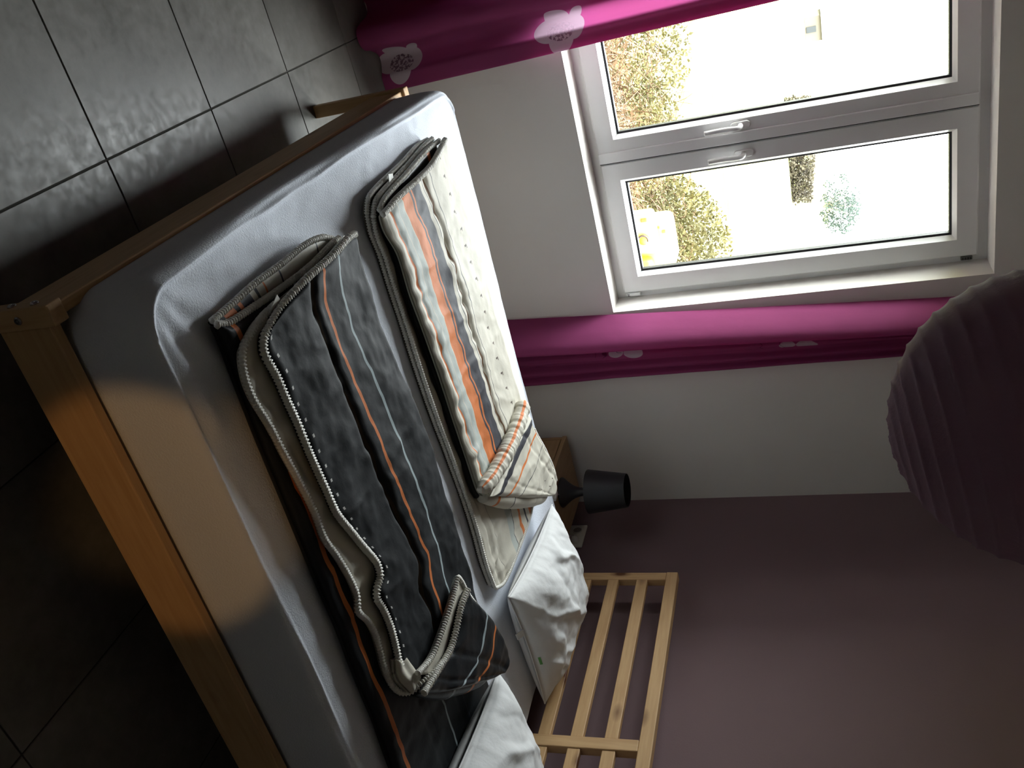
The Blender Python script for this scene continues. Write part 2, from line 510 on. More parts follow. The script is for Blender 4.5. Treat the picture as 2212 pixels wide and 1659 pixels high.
TWIG = leaf_mat('dry_twigs', (0.06, 0.033, 0.016), (0.135, 0.08, 0.04), 0.05)
LEAF1 = leaf_mat('olive_leaves', (0.032, 0.029, 0.010), (0.09, 0.076, 0.024))
LEAF2 = leaf_mat('fresh_green_leaves', (0.035, 0.08, 0.01), (0.085, 0.13, 0.02))
LEAF3 = leaf_mat('blue_green_leaves', (0.026, 0.036, 0.033), (0.055, 0.075, 0.060))
def bush(name, label, cx, cy, rx, ry, h, ntw, nlf, lmat, seed, lsz=.022, group='shrubs outside the window'):
    base = float(gz(cx, cy)) - .03
    t = thing(name, (cx, cy, base), label, 'shrub')
    t['group'] = group
    gg = twigs(ntw, cx, cy, rx, ry, h, base, seed=seed)
    mk('twigs', gg.v, gg.f, TWIG, t)
    def fn(r):
        a = r.uniform(0, 2 * PI); q = math.sqrt(r.uniform(0, 1)); u = r.uniform(0.1, 1)
        return (cx + rx * q * math.cos(a), cy + ry * q * math.sin(a), base + h * (u ** .6) * (1 - .35 * q * q))
    v, f = leaves(nlf, fn, lsz, seed + 50)
    mk('leaves', v, f, lmat, t)
    return t
bush('bramble', 'tangle of dry brown brambles low in the left window pane', 0.95, 6.2, .62, .8, .62, 1500, 300, TWIG, 1)
bush('bramble', 'tangle of dry brown brambles beside the sash joint', 1.75, 6.25, .5, .8, .58, 1400, 300, TWIG, 2)
bush('shrub', 'loose olive shrub rising behind the left brambles', 1.25, 7.7, .7, .7, .85, 350, 3600, LEAF1, 3)
bush('shrub', 'loose olive shrub behind the sash joint', 2.2, 7.8, .6, .7, .72, 350, 3000, LEAF1, 4)
bush('shrub', 'dense olive shrub above the yellow toy in the right pane', 3.15, 8.0, .62, .5, .95, 300, 5200, LEAF1, 5, .026)
bush('grass_tuft', 'green leafy tuft at the lowest corner of the left pane', 0.72, 5.3, .2, .2, .6, 30, 500, LEAF2, 6, .05)
# far hedge
def hedge_fn(x0, x1, y0, y1, h):
    def fn(r):
        x = r.uniform(x0, x1)
        k = 1 - .55 * max(0, (x - (x0 + .55 * (x1 - x0))) / (x1 - x0))
        y = r.uniform(y0, y1)
        return (x, y, float(gz(x, y)) + h * k * r.uniform(0, 1))
    return fn
HEDGE = leaf_mat('brown_hedge', (0.03, 0.024, 0.017), (0.07, 0.058, 0.037), 0.1)
v, f = leaves(5200, hedge_fn(8.9, 13.0, 35.5, 36.6, 1.0), .085, 8)
hd = thing('hedge', (11, 36, float(gz(11, 36))), 'low brown hedge at the far edge of the meadow', 'hedge')
mk('leaves', v, f, HEDGE, hd)
g = G()
for k in range(16):
    x = 9 + k * .25; z = float(gz(x, 36))
    v, f = tube([(x, 36, z), (x + .04, 36.03, z + .35), (x - .03, 36, z + .7)], [.03, .022, .012], 5); g.add(v, f)
mk('stems', g.v, g.f, TWIG, hd)
# far tree
tb = float(gz(18.6, 50))
tree = thing('tree', (18.6, 50, tb), 'pale blue-green tree standing far off behind the meadow', 'tree')
BARK = plain('pale_bark', (0.42, 0.40, 0.36, 1), 0.9)
g = G(); v, f = tube([(18.6, 50, tb - .1), (18.65, 50, tb + .6), (18.6, 50, tb + 1.3)], [.09, .075, .05], 8); g.add(v, f)
for k in range(16):
    a = k * 2.4; q = 1.2
    v, f = tube([(18.6, 50, tb + .8 + .02 * k), (18.6 + .6 * math.cos(a), 50 + .6 * math.sin(a), tb + 1.3 + .06 * k), (18.6 + q * math.cos(a), 50 + q * math.sin(a), tb + 1.6 + .09 * k)], [.04, .025, .01], 5); g.add(v, f)
mk('trunk', g.v, g.f, BARK, tree, smooth=True)
def crown(r):
    while True:
        p = r.uniform(-1, 1, 3)
        if (p ** 2).sum() < 1 and r.uniform() < .08 + .92 * (vnoise(p[0] * 4 + 9, p[2] * 4 + p[1]) > .05): break
    return (18.6 + 1.75 * p[0], 50 + 1.5 * p[1], tb + 1.75 + 1.15 * p[2])
v, f = leaves(3000, crown, .085, 12)
mk('foliage', v, f, LEAF3, tree)
# far farmhouse
hb = float(gz(12.6, 70))
hs = thing('farmhouse', (12.6, 70, hb), 'tiny pale farmhouse with grey roof far across the meadow', 'house')
mk('walls', *box(11.7, 13.4, 69.5, 72, hb, hb + 1.15), plain('pale_render', (0.09, 0.075, 0.06, 1), .9), hs)
rv = [(11.55, 69.3, hb + 1.1), (13.55, 69.3, hb + 1.1), (13.55, 72.2, hb + 1.1), (11.55, 72.2, hb + 1.1), (11.55, 70.75, hb + 1.7), (13.55, 70.75, hb + 1.7)]
mk('roof', rv, [(0, 1, 5, 4), (2, 3, 4, 5), (1, 2, 5), (3, 0, 4), (3, 2, 1, 0)], plain('brown_roof_tiles', (0.055, 0.045, 0.04, 1), .9), hs)
mk('barn_door', *box(12.35, 12.75, 69.44, 69.5, hb + .1, hb + .75), plain('grey_door', (0.02, 0.022, 0.025, 1), .8), hs)

# yellow plastic toy house outside
YEL = plain('yellow_plastic', (0.45, 0.30, 0.012, 1), 0.4)
PALEY = plain('pale_yellow_plastic', (0.5, 0.42, 0.07, 1), 0.4)
ORG = plain('orange_plastic', (0.25, 0.07, 0.004, 1), 0.4)
BRN = plain('brown_plastic', (0.04, 0.022, 0.015, 1), 0.5)
toy = thing('garden_toy', (2.12, 5.62, -.12), 'yellow plastic garden toy low in the right window pane', 'toy')
mk('panel', *box(1.90, 2.205, 5.45, 5.53, -.12, .555, .03, 3), PALEY, toy, autosmooth=0.6)
mk('seat', *box(2.02, 2.36, 5.54, 5.80, -.12, .635, .05, 4), PALEY, toy, autosmooth=0.6)
mk('wing', *box(2.22, 2.40, 5.40, 5.52, -.12, .50, .04, 3), YEL, toy, autosmooth=0.6)
mk('foot_block', *box(2.30, 2.44, 5.34, 5.40, -.12, .455, .03, 3), YEL, toy, autosmooth=0.6)
v, f = lathe([(.0001, 0), (.034, 0), (.034, .012), (.022, .02), (.0001, .02)], 24)
mk('wheel_hub', [(2.09 + a, 5.449 - c, .462 + b) for a, b, c in v], f, YEL, toy, autosmooth=0.6)
v, f = tube([(2.09 + .032 * math.cos(t), 5.435, .462 + .032 * math.sin(t)) for t in np.linspace(1.2, 4.9, 24)], .008, 6)
mk('hub_rim', v, f, BRN, toy, smooth=True)
mk('slot', *box(1.945, 1.968, 5.442, 5.452, .465, .505, .004, 2), ORG, toy)
mk('slot', *box(2.075, 2.095, 5.532, 5.542, .575, .60, .004, 2), ORG, toy)
mk('slot', *box(2.045, 2.06, 5.532, 5.542, .545, .565, .004, 2), ORG, toy)

# ================================================================== BED
TH = math.radians(1.25)
BED = Matrix.Translation((0.380, 1.041, 0)) @ Matrix.Rotation(-TH, 4, 'Z')
def bedpt(l, w, z): return tuple(BED @ Vector((l, w, z)))
def bed_thing(name, l, w, z, label, cat, group=None):
    return thing(name, bedpt(l, w, z), label, cat, -TH, group=group)
bed = bed_thing('bed_frame', 1.0, .83, 0, 'pine double bed frame with slatted headboard', 'bed')
def bbox(name, l0, l1, w0, w1, z0, z1, axis, parent=None, bev=.003):
    return mk(name, *box(l0, l1, w0, w1, z0, z1, bev, 2), PINE[axis], parent or bed, frame=BED)
BW = 1.655
LH = 2.02
STEEL = plain('bolt_steel', (0.5, 0.5, 0.52, 1), 0.25, metal=1.0)
posts = []
for w0, w1 in ((0, .035), (BW - .035, BW)):
    posts.append(bbox('foot_post', 0, .039, w0, w1, 0, .332, 2))
bbox('side_rail', .039, LH, .007, .030, .200, .312, 0)
bbox('side_rail', .039, LH, BW - .030, BW - .007, .200, .312, 0)
bbox('foot_rail', .008, .031, .035, BW - .035, .212, .322, 1)
bbox('rail_support', .06, LH, .031, .053, .225, .25, 0); bbox('rail_support', .06, LH, BW - .053, BW - .031, .225, .25, 0)
for k in range(12):
    bbox('bed_slat', .10 + k * .155, .17 + k * .155, .034, BW - .034, .251, .268, 1)
# headboard
bbox('head_post', LH, LH + .034, 0, .042, 0, .862, 2); bbox('head_post', LH, LH + .034, BW - .042, BW, 0, .862, 2)
bbox('middle_stile', LH - .004, LH + .034, .80, .845, .33, .862, 2)
bbox('top_rail', LH - .002, LH + .036, 0, BW, .862, .908, 1)
for z0, z1 in ((.745, .790), (.628, .672), (.513, .558), (.396, .44)):
    bbox('head_slat', LH, LH + .022, .042, .80, z0, z1, 1)
    bbox('head_slat', LH, LH + .022, .845, BW - .042, z0, z1, 1)
bbox('head_rail', LH, LH + .022, .042, BW - .042, .20, .31, 1)
def bolt(l, w, z, axis, parent):
    v, f = lathe([(.0001, 0), (.0075, 0), (.0075, .002), (.0055, .004), (.0035, .004), (.003, .0015), (.0001, .0015)], 18)
    out = [((l - c, w + a, z + b) if axis == 0 else (l + a, w - c, z + b)) for a, b, c in v]
    mk('bolt', out, f, STEEL, parent, frame=BED, autosmooth=0.5)
bolt(0, .016, .295, 0, posts[0]); bolt(0, .016, .245, 0, posts[0]); bolt(.02, 0, .262, 1, posts[0])

# ------------------------------------------------------------------ slabs of cloth
def slab(name, near, wind, foot, head, z0, zt, rt, rb, mat, parent, ns=120, nt=50, rd=None, disp=None, uvmode='t', lift=None, frame=BED):
    """soft slab between four border curves (l, w); near/wind run foot to head, foot/head run near to wind"""
    N = spline(near, ns); Wd = spline(wind, ns); F = spline(foot, nt); Hd = spline(head, nt)
    F = F + np.linspace(0, 1, nt)[:, None] * (Wd[0] - F[-1]) + np.linspace(1, 0, nt)[:, None] * (N[0] - F[0])
    Hd = Hd + np.linspace(0, 1, nt)[:, None] * (Wd[-1] - Hd[-1]) + np.linspace(1, 0, nt)[:, None] * (N[-1] - Hd[0])
    # denser near the borders
    ease = lambda n: 0.5 - 0.5 * np.cos(PI * (0.06 + 0.88 * np.linspace(0, 1, n)))
    def warp(C, n):
        e = ease(n); e = (e - e[0]) / (e[-1] - e[0]); i = np.linspace(0, 1, n)
        return np.stack([np.interp(e, i, C[:, k]) for k in range(2)], 1), e
    N, S = warp(N, ns); Wd, _ = warp(Wd, ns); F, Tt = warp(F, nt); Hd, _ = warp(Hd, nt)
    s = S[:, None, None]; t = Tt[None, :, None]
    P = (1 - t) * N[:, None] + t * Wd[:, None] + (1 - s) * F[None] + s * Hd[None] \
        - ((1 - s) * (1 - t) * N[0] + (1 - s) * t * Wd[0] + s * (1 - t) * N[-1] + s * t * Wd[-1])
    width = np.linalg.norm(Wd - N, axis=1)[:, None] + 1e-6
    length = np.linalg.norm(Hd - F, axis=1)[None, :] + 1e-6
    SS = np.broadcast_to(S[:, None], (ns, nt)); TT = np.broadcast_to(Tt[None], (ns, nt))
    d = np.minimum(np.minimum(TT * width, (1 - TT) * width), np.minimum(SS * length, (1 - SS) * length))
    rd = rd or max(rt, rb)
    e = np.clip(d / rd, 0, 1); prof = np.sqrt(np.clip(1 - (1 - e) ** 2, 0, 1))
    base = lift(P[..., 0], P[..., 1]) if lift else 0.0
    D = disp(P[..., 0], P[..., 1], SS, TT, width, length) if disp else 0.0
    zt_ = zt - rt + rt * prof + D * prof + base
    zb_ = z0 + rb - rb * prof + base
    zt_ = np.maximum(zt_, zb_ + .0005)
    top = np.stack([P[..., 0], P[..., 1], zt_], -1).reshape(-1, 3)
    bot = np.stack([P[..., 0], P[..., 1], zb_], -1).reshape(-1, 3)
    n = ns * nt
    f = grid_faces(ns, nt, 0) + grid_faces(ns, nt, n, True)
    ringi = [j for j in range(nt)] + [i * nt + nt - 1 for i in range(1, ns)] + [(ns - 1) * nt + j for j in range(nt - 2, -1, -1)] + [i * nt for i in range(ns - 2, 0, -1)]
    for a, b in zip(ringi, ringi[1:] + ringi[:1]):
        f.append((b, a, a + n, b + n))
    ul = float(np.mean(length)); uw = float(np.mean(width))
    if uvmode == 't': uv = np.stack([TT, SS * ul], -1)
    else: uv = np.stack([SS, TT * uw], -1)
    uv = np.concatenate([uv.reshape(-1, 2), uv.reshape(-1, 2)])
    o = mk(name, np.vstack([top, bot]), f, mat, parent, smooth=True, uv=uv, frame=frame)
    o['_'] = 0; del o['_']
    EDGE[o.name] = dict(top=top.reshape(ns, nt, 3), bot=bot.reshape(ns, nt, 3))
    return o
EDGE = {}
def edge_pts(o, side):
    E = EDGE[o.name]; m = (E['top'] + E['bot']) / 2
    return {'near': m[:, 0], 'wind': m[:, -1], 'foot': m[0], 'head': m[-1]}[side]
PIPEW = plain('silver_grey_piping', (0.74, 0.72, 0.66, 1), 0.45, bump=0.4, bscale=500)
def piping(pts, r, parent, name='piping', mat=None, rib=.0075):
    P = np.asarray(pts, float) + np.array([0, 0, .0070])
    L = np.linalg.norm(np.diff(P, axis=0), axis=1).sum()
    n = max(8, int(L / .0021))
    Q = spline(P[::max(1, len(P) // 60)] if len(P) > 70 else P, n)
    q = np.linspace(0, L, n)
    R = 1.1 * r * (1 + .30 * np.sin(2 * PI * q / rib + 2 * vnoise(q * 30, q * 0 + 3)))
    v, f = tube(Q, R, 6)
    return mk(name, v, f, mat or PIPEW, parent, smooth=True, frame=BED)

# ------------------------------------------------------------------ mattress
sm = Mat('white_terry_sheet', 0.9, (0.78, 0.82, 0.90, 1), 0.15)
cc = sm.coords('Object')
fuzz = sm.noise(cc, 230, 4, 0.7)
sm.bump(fuzz, 0.5, 0.006)
sm.b.inputs['Sheen Weight'].default_value = 0.15
SHEET = sm.m
MT = .478
def round_ring(l0, l1, w0, w1, R, nper=(110, 90), nc=14):
    """rounded rectangle outline with a fixed point count"""
    R = max(R, 1e-4); out = []
    cs = [(l0 + R, w0 + R, PI), (l1 - R, w0 + R, 1.5 * PI), (l1 - R, w1 - R, 0), (l0 + R, w1 - R, .5 * PI)]
    for k in range(4):
        cx, cy, a0 = cs[k]
        for i in range(nc):
            a = a0 + .5 * PI * i / (nc - 1)
            out.append((cx + R * math.cos(a), cy + R * math.sin(a)))
        nx, ny, na = cs[(k + 1) % 4]
        e = np.array(out[-1]); s_ = np.array((nx + R * math.cos(na), ny + R * math.sin(na)))
        m_ = nper[k % 2]
        for i in range(1, m_):
            out.append(tuple(e + (s_ - e) * i / m_))
    return np.array(out)
def sag(l, w): return .042 * np.exp(-(np.clip(l - .018, 0, 9) / .15) ** 2) * np.exp(-((w - .62) / .42) ** 2)
def mdisp(l, w, inset):
    d = .0025 * fbm(l * 5, w * 5) - sag(l, w)
    # broad folds pulled from the near foot corner
    a = np.arctan2(w - .05, l + .02); rr_ = np.hypot(l + .02, w - .05)
    d = d + .0050 * np.exp(-((rr_ - .22) / .11) ** 2) * np.sin(a * 17 + 2.5 * vnoise(l * 7, w * 7)) * np.clip(inset / .05, 0, 1)
    # stitched ridge where the cover turns over the edge
    per = l * 1.0 + w * 1.7
    rd_ = .018 + .008 * vnoise(per * 3.1, per * 0)
    d = d + np.where(l < .10, 1.0, .5) * (.0062 + .0030 * vnoise(per * 5, per * 0 + 4)) * np.exp(-((inset - rd_) / .0050) ** 2)
    d = d + .0020 * np.exp(-((inset - .06) / .03) ** 2) * vnoise(l * 34, w * 34)
    return d
ML0, ML1, MW0, MW1 = .018, 2.0, .036, 1.640
rings = [(.06, .269), (.02, .275), (.004, .295), (-.001, .33), (-.003, .37), (-.003, .405), (-.002, .435), (.000, .455), (.003, .467)]
MV = []
for ins, z in rings:
    P = round_ring(ML0 + ins, ML1 - ins, MW0 + ins, MW1 - ins, .085 - ins * .6)
    zz = np.full(len(P), z) + .003 * fbm(P[:, 0] * 4 + 3, P[:, 1] * 4 + z * 20) * (z > .28)
    zz = zz - sag(P[:, 0], P[:, 1]) * np.clip((z - .29) / .17, 0, 1)
    MV.append(np.stack([P[:, 0], P[:, 1], zz], 1))
insets = np.concatenate([np.linspace(.0065, .05, 26), np.linspace(.054, .13, 18), np.linspace(.14, .40, 34), np.linspace(.43, .79, 14)])
for ins in insets:
    P = round_ring(ML0 + ins, ML1 - ins, MW0 + ins, MW1 - ins, max(.085 - ins * .6, .012) if ins < .75 else .003)
    z = MT - .0070 * np.exp(-(ins - .0065) / .014)
    MV.append(np.stack([P[:, 0], P[:, 1], z + mdisp(P[:, 0], P[:, 1], np.full(len(P), ins))], 1))
nr = len(MV); npnt = len(MV[0])
MF = []
for j in range(nr - 1):
    for i in range(npnt):
        k = (i + 1) % npnt
        MF.append((j * npnt + i, j * npnt + k, (j + 1) * npnt + k, (j + 1) * npnt + i))
MF.append(tuple(range(npnt - 1, -1, -1))); MF.append(tuple((nr - 1) * npnt + i for i in range(npnt)))
mat_o = mk('mattress', np.concatenate(MV), MF, SHEET, None, smooth=True, frame=BED)
set_label(mat_o, 'thick mattress in a white fitted sheet on the pine bed', 'mattress')

# ------------------------------------------------------------------ black quilt
WH = (0.62, 0.62, 0.6, 1)
BLK_TOP = stripe_cloth('black_satin_striped', [(0.0, BLACK), (.415, (0.010, 0.008, 0.006, 1)), (.432, (0.05, 0.036, 0.022, 1)), (.447, BLACK), (.522, ORANGE), (.546, BLACK), (.690, PALEBLUE), (.710, BLACK)],  # stops at the seam paint its shaded gap and a brownish highlight
                       0.66, 0.007, dots=[(.05, .007, .042, .0085, WH)])
BLK_LOW = stripe_cloth('black_satin_low', [(0.0, BLACK), (.055, ORANGE), (.085, BLACK), (.30, (0.03, 0.033, 0.036, 1)), (.37, BLACK), (.50, PALEBLUE), (.512, BLACK), (.7, CHAR), (.707, BLACK)], 0.5, 0.006)
BLK_FLAP = stripe_cloth('black_satin_flap', [(0.0, BLACK), (.34, PALEBLUE), (.365, BLACK), (.56, ORANGE), (.59, BLACK), (.78, (0.04, 0.045, 0.05, 1)), (.79, BLACK)], 0.42, 0.010)
LINING = stripe_cloth('cream_lining_striped', [(0.0, BLACK), (.06, ORANGE), (.13, BLACK), (.16, ORANGE), (.18, CHAR), (.26, CREAM), (.30, CHAR), (.315, CREAM), (.36, ORANGE), (.375, CREAM), (.50, CHAR), (.51, CREAM), (.83, CHAR), (.84, CREAM)], 0.5, 0.008)
CRM = stripe_cloth('cream_cloth', [(0.0, CREAM), (.5, CREAM)], 0.5, 0.0)
def quilt_disp(seams, amp, wrinkle, seed=0.0, ridge=0.0):
    def fn(l, w, S, T, wd, ln):
        d = wrinkle * fbm(l * 7 + seed, w * 9 + seed, 4)
        if ridge:
            d = d + ridge * (1 - np.abs(fbm(l * 9 + seed + 5, w * 5 + seed, 3)) * 2.2).clip(-.4, 1)
        for tk, depth in seams:
            q = (T - tk) * wd + .005 * vnoise(l * 14 + tk * 40, l * 0)
            d = d - depth * np.exp(-(q / .010) ** 2)
            d = d + amp * np.exp(-np.abs(q) / .03) * vnoise(l * 42 + seed + tk * 91, w * 8)
        return d
    return fn
bq = bed_thing('quilt', .75, .40, MT, 'black striped quilt folded lengthwise nearest the side rail', 'quilt')
L1near = [(.131, .158), (.17, .160), (.276, .154), (.378, .150), (.486, .149), (.566, .148), (.627, .147), (.732, .146), (.849, .147), (.963, .141), (1.055, .139), (1.138, .138), (1.265, .128), (1.5, .118), (1.72, .118)]
L0near = [(p[0] - .004, p[1] + .018) for p in L1near]; L0near[0] = (.128, .166)
Wl = [(.158, .655), (.30, .622), (.45, .632), (.65, .662), (.85, .668), (1.0, .662), (1.2, .66), (1.45, .655), (1.72, .655)]
def mouth(l, w): return .013 * np.exp(-((w - .47) / .15) ** 2) * np.exp(-((l - .15) / .07) ** 2)
def mouth2(l, w): return .017 * np.exp(-((w - .47) / .17) ** 2) * np.exp(-((l - .15) / .09) ** 2)
q0 = slab('bottom_layer', L0near, Wl, [(.128, .166), (.126, .242), (.123, .331), (.126, .432), (.126, .536), (.137, .61), (.158, .655)], [(1.72, .136), (1.72, .655)],
          MT - .002, MT + .015, .0085, .008, LINING, bq, 150, 44, .014, quilt_disp([(.3, .002), (.6, .002)], .002, .0015, 3))
q1 = slab('second_layer', L1near, Wl, [(.131, .158), (.145, .197), (.152, .286), (.156, .375), (.158, .494), (.156, .60), (.158, .655)], [(1.72, .118), (1.72, .655)],
          MT + .002, MT + .037, .017, .017, BLK_LOW, bq, 170, 50, .02, quilt_disp([(.33, .005), (.66, .005)], .003, .003, 8, .003), lift=mouth)
piping(edge_pts(q0, 'foot'), .0058, bq); piping(edge_pts(q1, 'foot'), .0062, bq)
Dn = [(.172, .215), (.19, .168), (.232, .146), (.281, .144), (.346, .157), (.408, .164), (.487, .175), (.566, .182), (.631, .180), (.69, .195), (.763, .208), (.815, .208), (.842, .192), (.887, .210), (.93, .217), (.976, .212), (1.012, .204), (1.056, .202), (1.095, .212)]
W3 = [(.150, .645), (.193, .638), (.307, .636), (.419, .640), (.539, .664), (.666, .680), (.772, .686), (.88, .681), (.98, .677), (1.10, .672), (1.25, .668), (1.46, .655)]
foldline = [(1.095, .212), (1.19, .31), (1.29, .41), (1.39, .53), (1.46, .655)]
q2 = slab('third_layer', Dn, W3, [(.172, .215), (.163, .27), (.160, .40), (.155, .55), (.150, .645)], foldline,
          MT + .034, MT + .055, .0105, .010, CRM, bq, 150, 44, .013, quilt_disp([(.06, .003)], .007, .004, 21, .003), lift=mouth2)
Cn = [(.180, .235), (.188, .212), (.214, .196), (.268, .205), (.32, .207), (.372, .211), (.449, .212), (.544, .218), (.598, .221), (.654, .240), (.719, .263), (.779, .286), (.813, .290), (.830, .276), (.836, .254), (.850, .243), (.895, .251), (.95, .252), (1.005, .242), (1.038, .234), (1.072, .241), (1.10, .255)]
q3 = slab('top_layer', Cn, W3, [(.180, .235), (.164, .286), (.156, .339), (.149, .398), (.148, .453), (.147, .533), (.145, .598), (.150, .645)], [(1.10, .255), (1.19, .33), (1.29, .42), (1.39, .54), (1.46, .655)],
          MT + .051, MT + .080, .0145, .013, BLK_TOP, bq, 230, 90, .021, quilt_disp([(.437, .012)], .003, .006, 33, .0028), lift=mouth2)
piping(np.vstack([edge_pts(q2, 'foot')[12::-1][:8], edge_pts(q2, 'near')]), .0062, bq); piping(np.vstack([edge_pts(q3, 'foot')[::-1], edge_pts(q3, 'near')[1:]]), .0068, bq)
def curl(l, w):
    d = (l - 1.07)
    return .012 * np.exp(-(np.clip(d, 0, 1) / .06) ** 2) + .010 * np.exp(-((l - 1.28) / .12) ** 2)
q4 = slab('flap_lining', [(1.075, .235), (1.15, .30), (1.25, .395), (1.35, .51), (1.42, .59)], [(1.060, .549), (1.09, .562), (1.17, .59), (1.30, .63), (1.42, .65)], [(1.075, .235), (1.106, .318), (1.101, .388), (1.083, .475), (1.060, .549)], [(1.42, .59), (1.42, .65)],
          MT + .078, MT + .096, .009, .008, CRM, bq, 70, 40, .012, quilt_disp([(.5, .0)], .003, .003, 5, .003), 's', lift=curl)
q5 = slab('flap', [(1.105, .205), (1.19, .285), (1.29, .395), (1.39, .505), (1.455, .59)], [(1.103, .545), (1.17, .575), (1.31, .635), (1.42, .66), (1.465, .652)], [(1.105, .205), (1.130, .30), (1.146, .376), (1.134, .43), (1.106, .49), (1.103, .545)], [(1.455, .59), (1.478, .62), (1.465, .652)],
          MT + .092, MT + .122, .0145, .014, BLK_FLAP, bq, 90, 60, .024, quilt_disp([(.18, .003), (.5, .004)], .002, .004, 14, .004), 's', lift=curl)
piping(edge_pts(q4, 'foot'), .0062, bq); piping(edge_pts(q5, 'foot'), .0068, bq); piping(edge_pts(q4, 'wind'), .005, bq)
def fold_roll(pts, r0, flat, mat, parent, u0, u1):
    """soft bulge where the cloth turns over along the diagonal fold"""
    P = spline(pts, 60); k = np.linspace(0, 1, 60)
    R = r0 * np.clip(np.sin(PI * np.clip(.06 + .90 * k, 0, 1)), 0, 1) ** .35 + .002 * vnoise(k * 12, k * 0)
    v, f = tube(P, R, 24)
    V = np.array(v); zc = np.repeat(P[:, 2], 24); V[:, 2] = zc + (V[:, 2] - zc) * flat
    uvv = np.stack([np.repeat(np.linspace(u0, u1, 60), 24), np.tile(np.linspace(0, .12, 24), 60)], 1)
    return mk('fold', V, f, mat, parent, smooth=True, uv=uvv, frame=BED)
fold_roll([(1.125, .245, MT + .076), (1.20, .315, MT + .076), (1.30, .425, MT + .076), (1.39, .53, MT + .076), (1.45, .615, MT + .078)], .042, .98, BLK_FLAP, bq, .05, .97)
piping([(1.040, .203, MT + .044), (1.075, .201, MT + .047), (1.105, .207, MT + .056), (1.120, .222, MT + .072), (1.118, .245, MT + .090), (1.124, .285, MT + .108), (1.136, .33, MT + .112)], .0062, bq)
slab('lining_turn', [(1.02, .225), (1.06, .206), (1.115, .214)], [(1.045, .262), (1.08, .262), (1.118, .268)], [(1.02, .225), (1.045, .262)], [(1.115, .214), (1.122, .24), (1.118, .268)], MT + .046, MT + .084, .014, .012, CRM, bq, 30, 24, .018, quilt_disp([(.5, .004)], .006, .004, 91, .004), lift=lambda l, w: .22 * np.clip(l - 1.05, 0, .1))
TAGW = plain('white_care_tag', (0.72, 0.71, 0.66, 1), 0.6)
def tag_piece(tv, parent, mat=None, name='care_tag', th=.0015):
    mk(name, tv + [(a, b, z + th) for a, b, z in tv], [(3, 2, 1, 0), (4, 5, 6, 7), (0, 1, 5, 4), (1, 2, 6, 5), (2, 3, 7, 6), (3, 0, 4, 7)], mat or TAGW, parent, frame=BED)
tag_piece([(.170, .262, MT + .058), (.178, .282, MT + .058), (.150, .297, MT + .074), (.136, .285, MT + .080)], bq)

# ------------------------------------------------------------------ cream quilt
OL = (0.40, 0.385, 0.32, 1)
CRM_TOP = stripe_cloth('cream_striped_top', [(0.0, OL), (.02, CREAM), (.03, OL), (.045, CREAM), (.075, ORANGE), (.09, GREYGREEN), (.15, CREAM), (.16, GREYGREEN), (.215, CREAM), (.225, ORANGE), (.325, CHAR), (.345, ORANGE), (.360, CHAR), (.465, CREAM), (.505, CHAR), (.515, CREAM), (.555, (0.22, 0.13, 0.08, 1)), (.567, CREAM), (.625, CHAR), (.632, CREAM)],  # the brown stop is the seam's shadow, painted into the cloth colour
                       0.6, 0.019, dots=[(.80, .010, .05, .006, (.08, .06, .05, 1)), (.815, .004, .05, .012, (.12, .09, .07, 1))])
CRM_LOW = stripe_cloth('cream_striped_low', [(0.0, CREAM), (.20, CHAR), (.206, CREAM), (.40, GREYGREEN), (.47, CHAR), (.48, CREAM), (.56, ORANGE), (.59, CREAM), (.66, CHAR), (.68, CREAM), (.74, ORANGE), (.86, CHAR), (.9, ORANGE), (.92, BLACK)], 0.6, 0.010)
CRM_FLAP = stripe_cloth('cream_striped_flap', [(0.0, CREAM), (.03, CHAR), (.105, CREAM), (.22, ORANGE), (.245, CREAM), (.40, CHAR), (.41, CREAM), (.72, (0.3, 0.26, 0.24, 1)), (.725, CREAM)], 0.6, 0.010, dots=[(.70, .006, .07, .008, (.08, .06, .05, 1)), (.80, .006, .06, .008, (.08, .06, .05, 1))])
BLK_IN = stripe_cloth('black_lining', [(0.0, BLACK), (.6, BLACK), (.75, ORANGE), (.8, BLACK)], 0.35, 0.01)
BROWNISH = stripe_cloth('taupe_side_cloth', [(0.0, (0.16, 0.145, 0.115, 1)), (.5, CREAM)], 0.6, 0.0)
cq = bed_thing('quilt', .75, 1.10, MT, 'cream quilt with orange stripes folded lengthwise beside the window', 'quilt')
cN0 = [(0.167, 0.844), (0.215, 0.834), (0.270, 0.843), (0.360, 0.842), (0.458, 0.845), (0.555, 0.844), (0.648, 0.846), (0.771, 0.854), (0.862, 0.864), (0.964, 0.872), (1.082, 0.880), (1.182, 0.880), (1.292, 0.872), (1.392, 0.881)]
cW0 = [(.112, 1.33), (.21, 1.35), (.35, 1.36), (.55, 1.375), (.75, 1.39), (.95, 1.40), (1.15, 1.42), (1.39, 1.43)]
k0 = slab('bottom_layer', cN0, cW0, [(0.167, 0.844), (0.136, 0.879), (0.127, 0.944), (0.123, 1.037), (0.119, 1.137), (0.110, 1.246), (0.114, 1.336)], [(1.392, 0.881), (1.422, 0.956), (1.432, 1.106), (1.422, 1.306), (1.392, 1.436)],
          MT - .002, MT + .014, .008, .007, BROWNISH, cq, 130, 40, .013, quilt_disp([(.3, .003)], .003, .0025, 41))
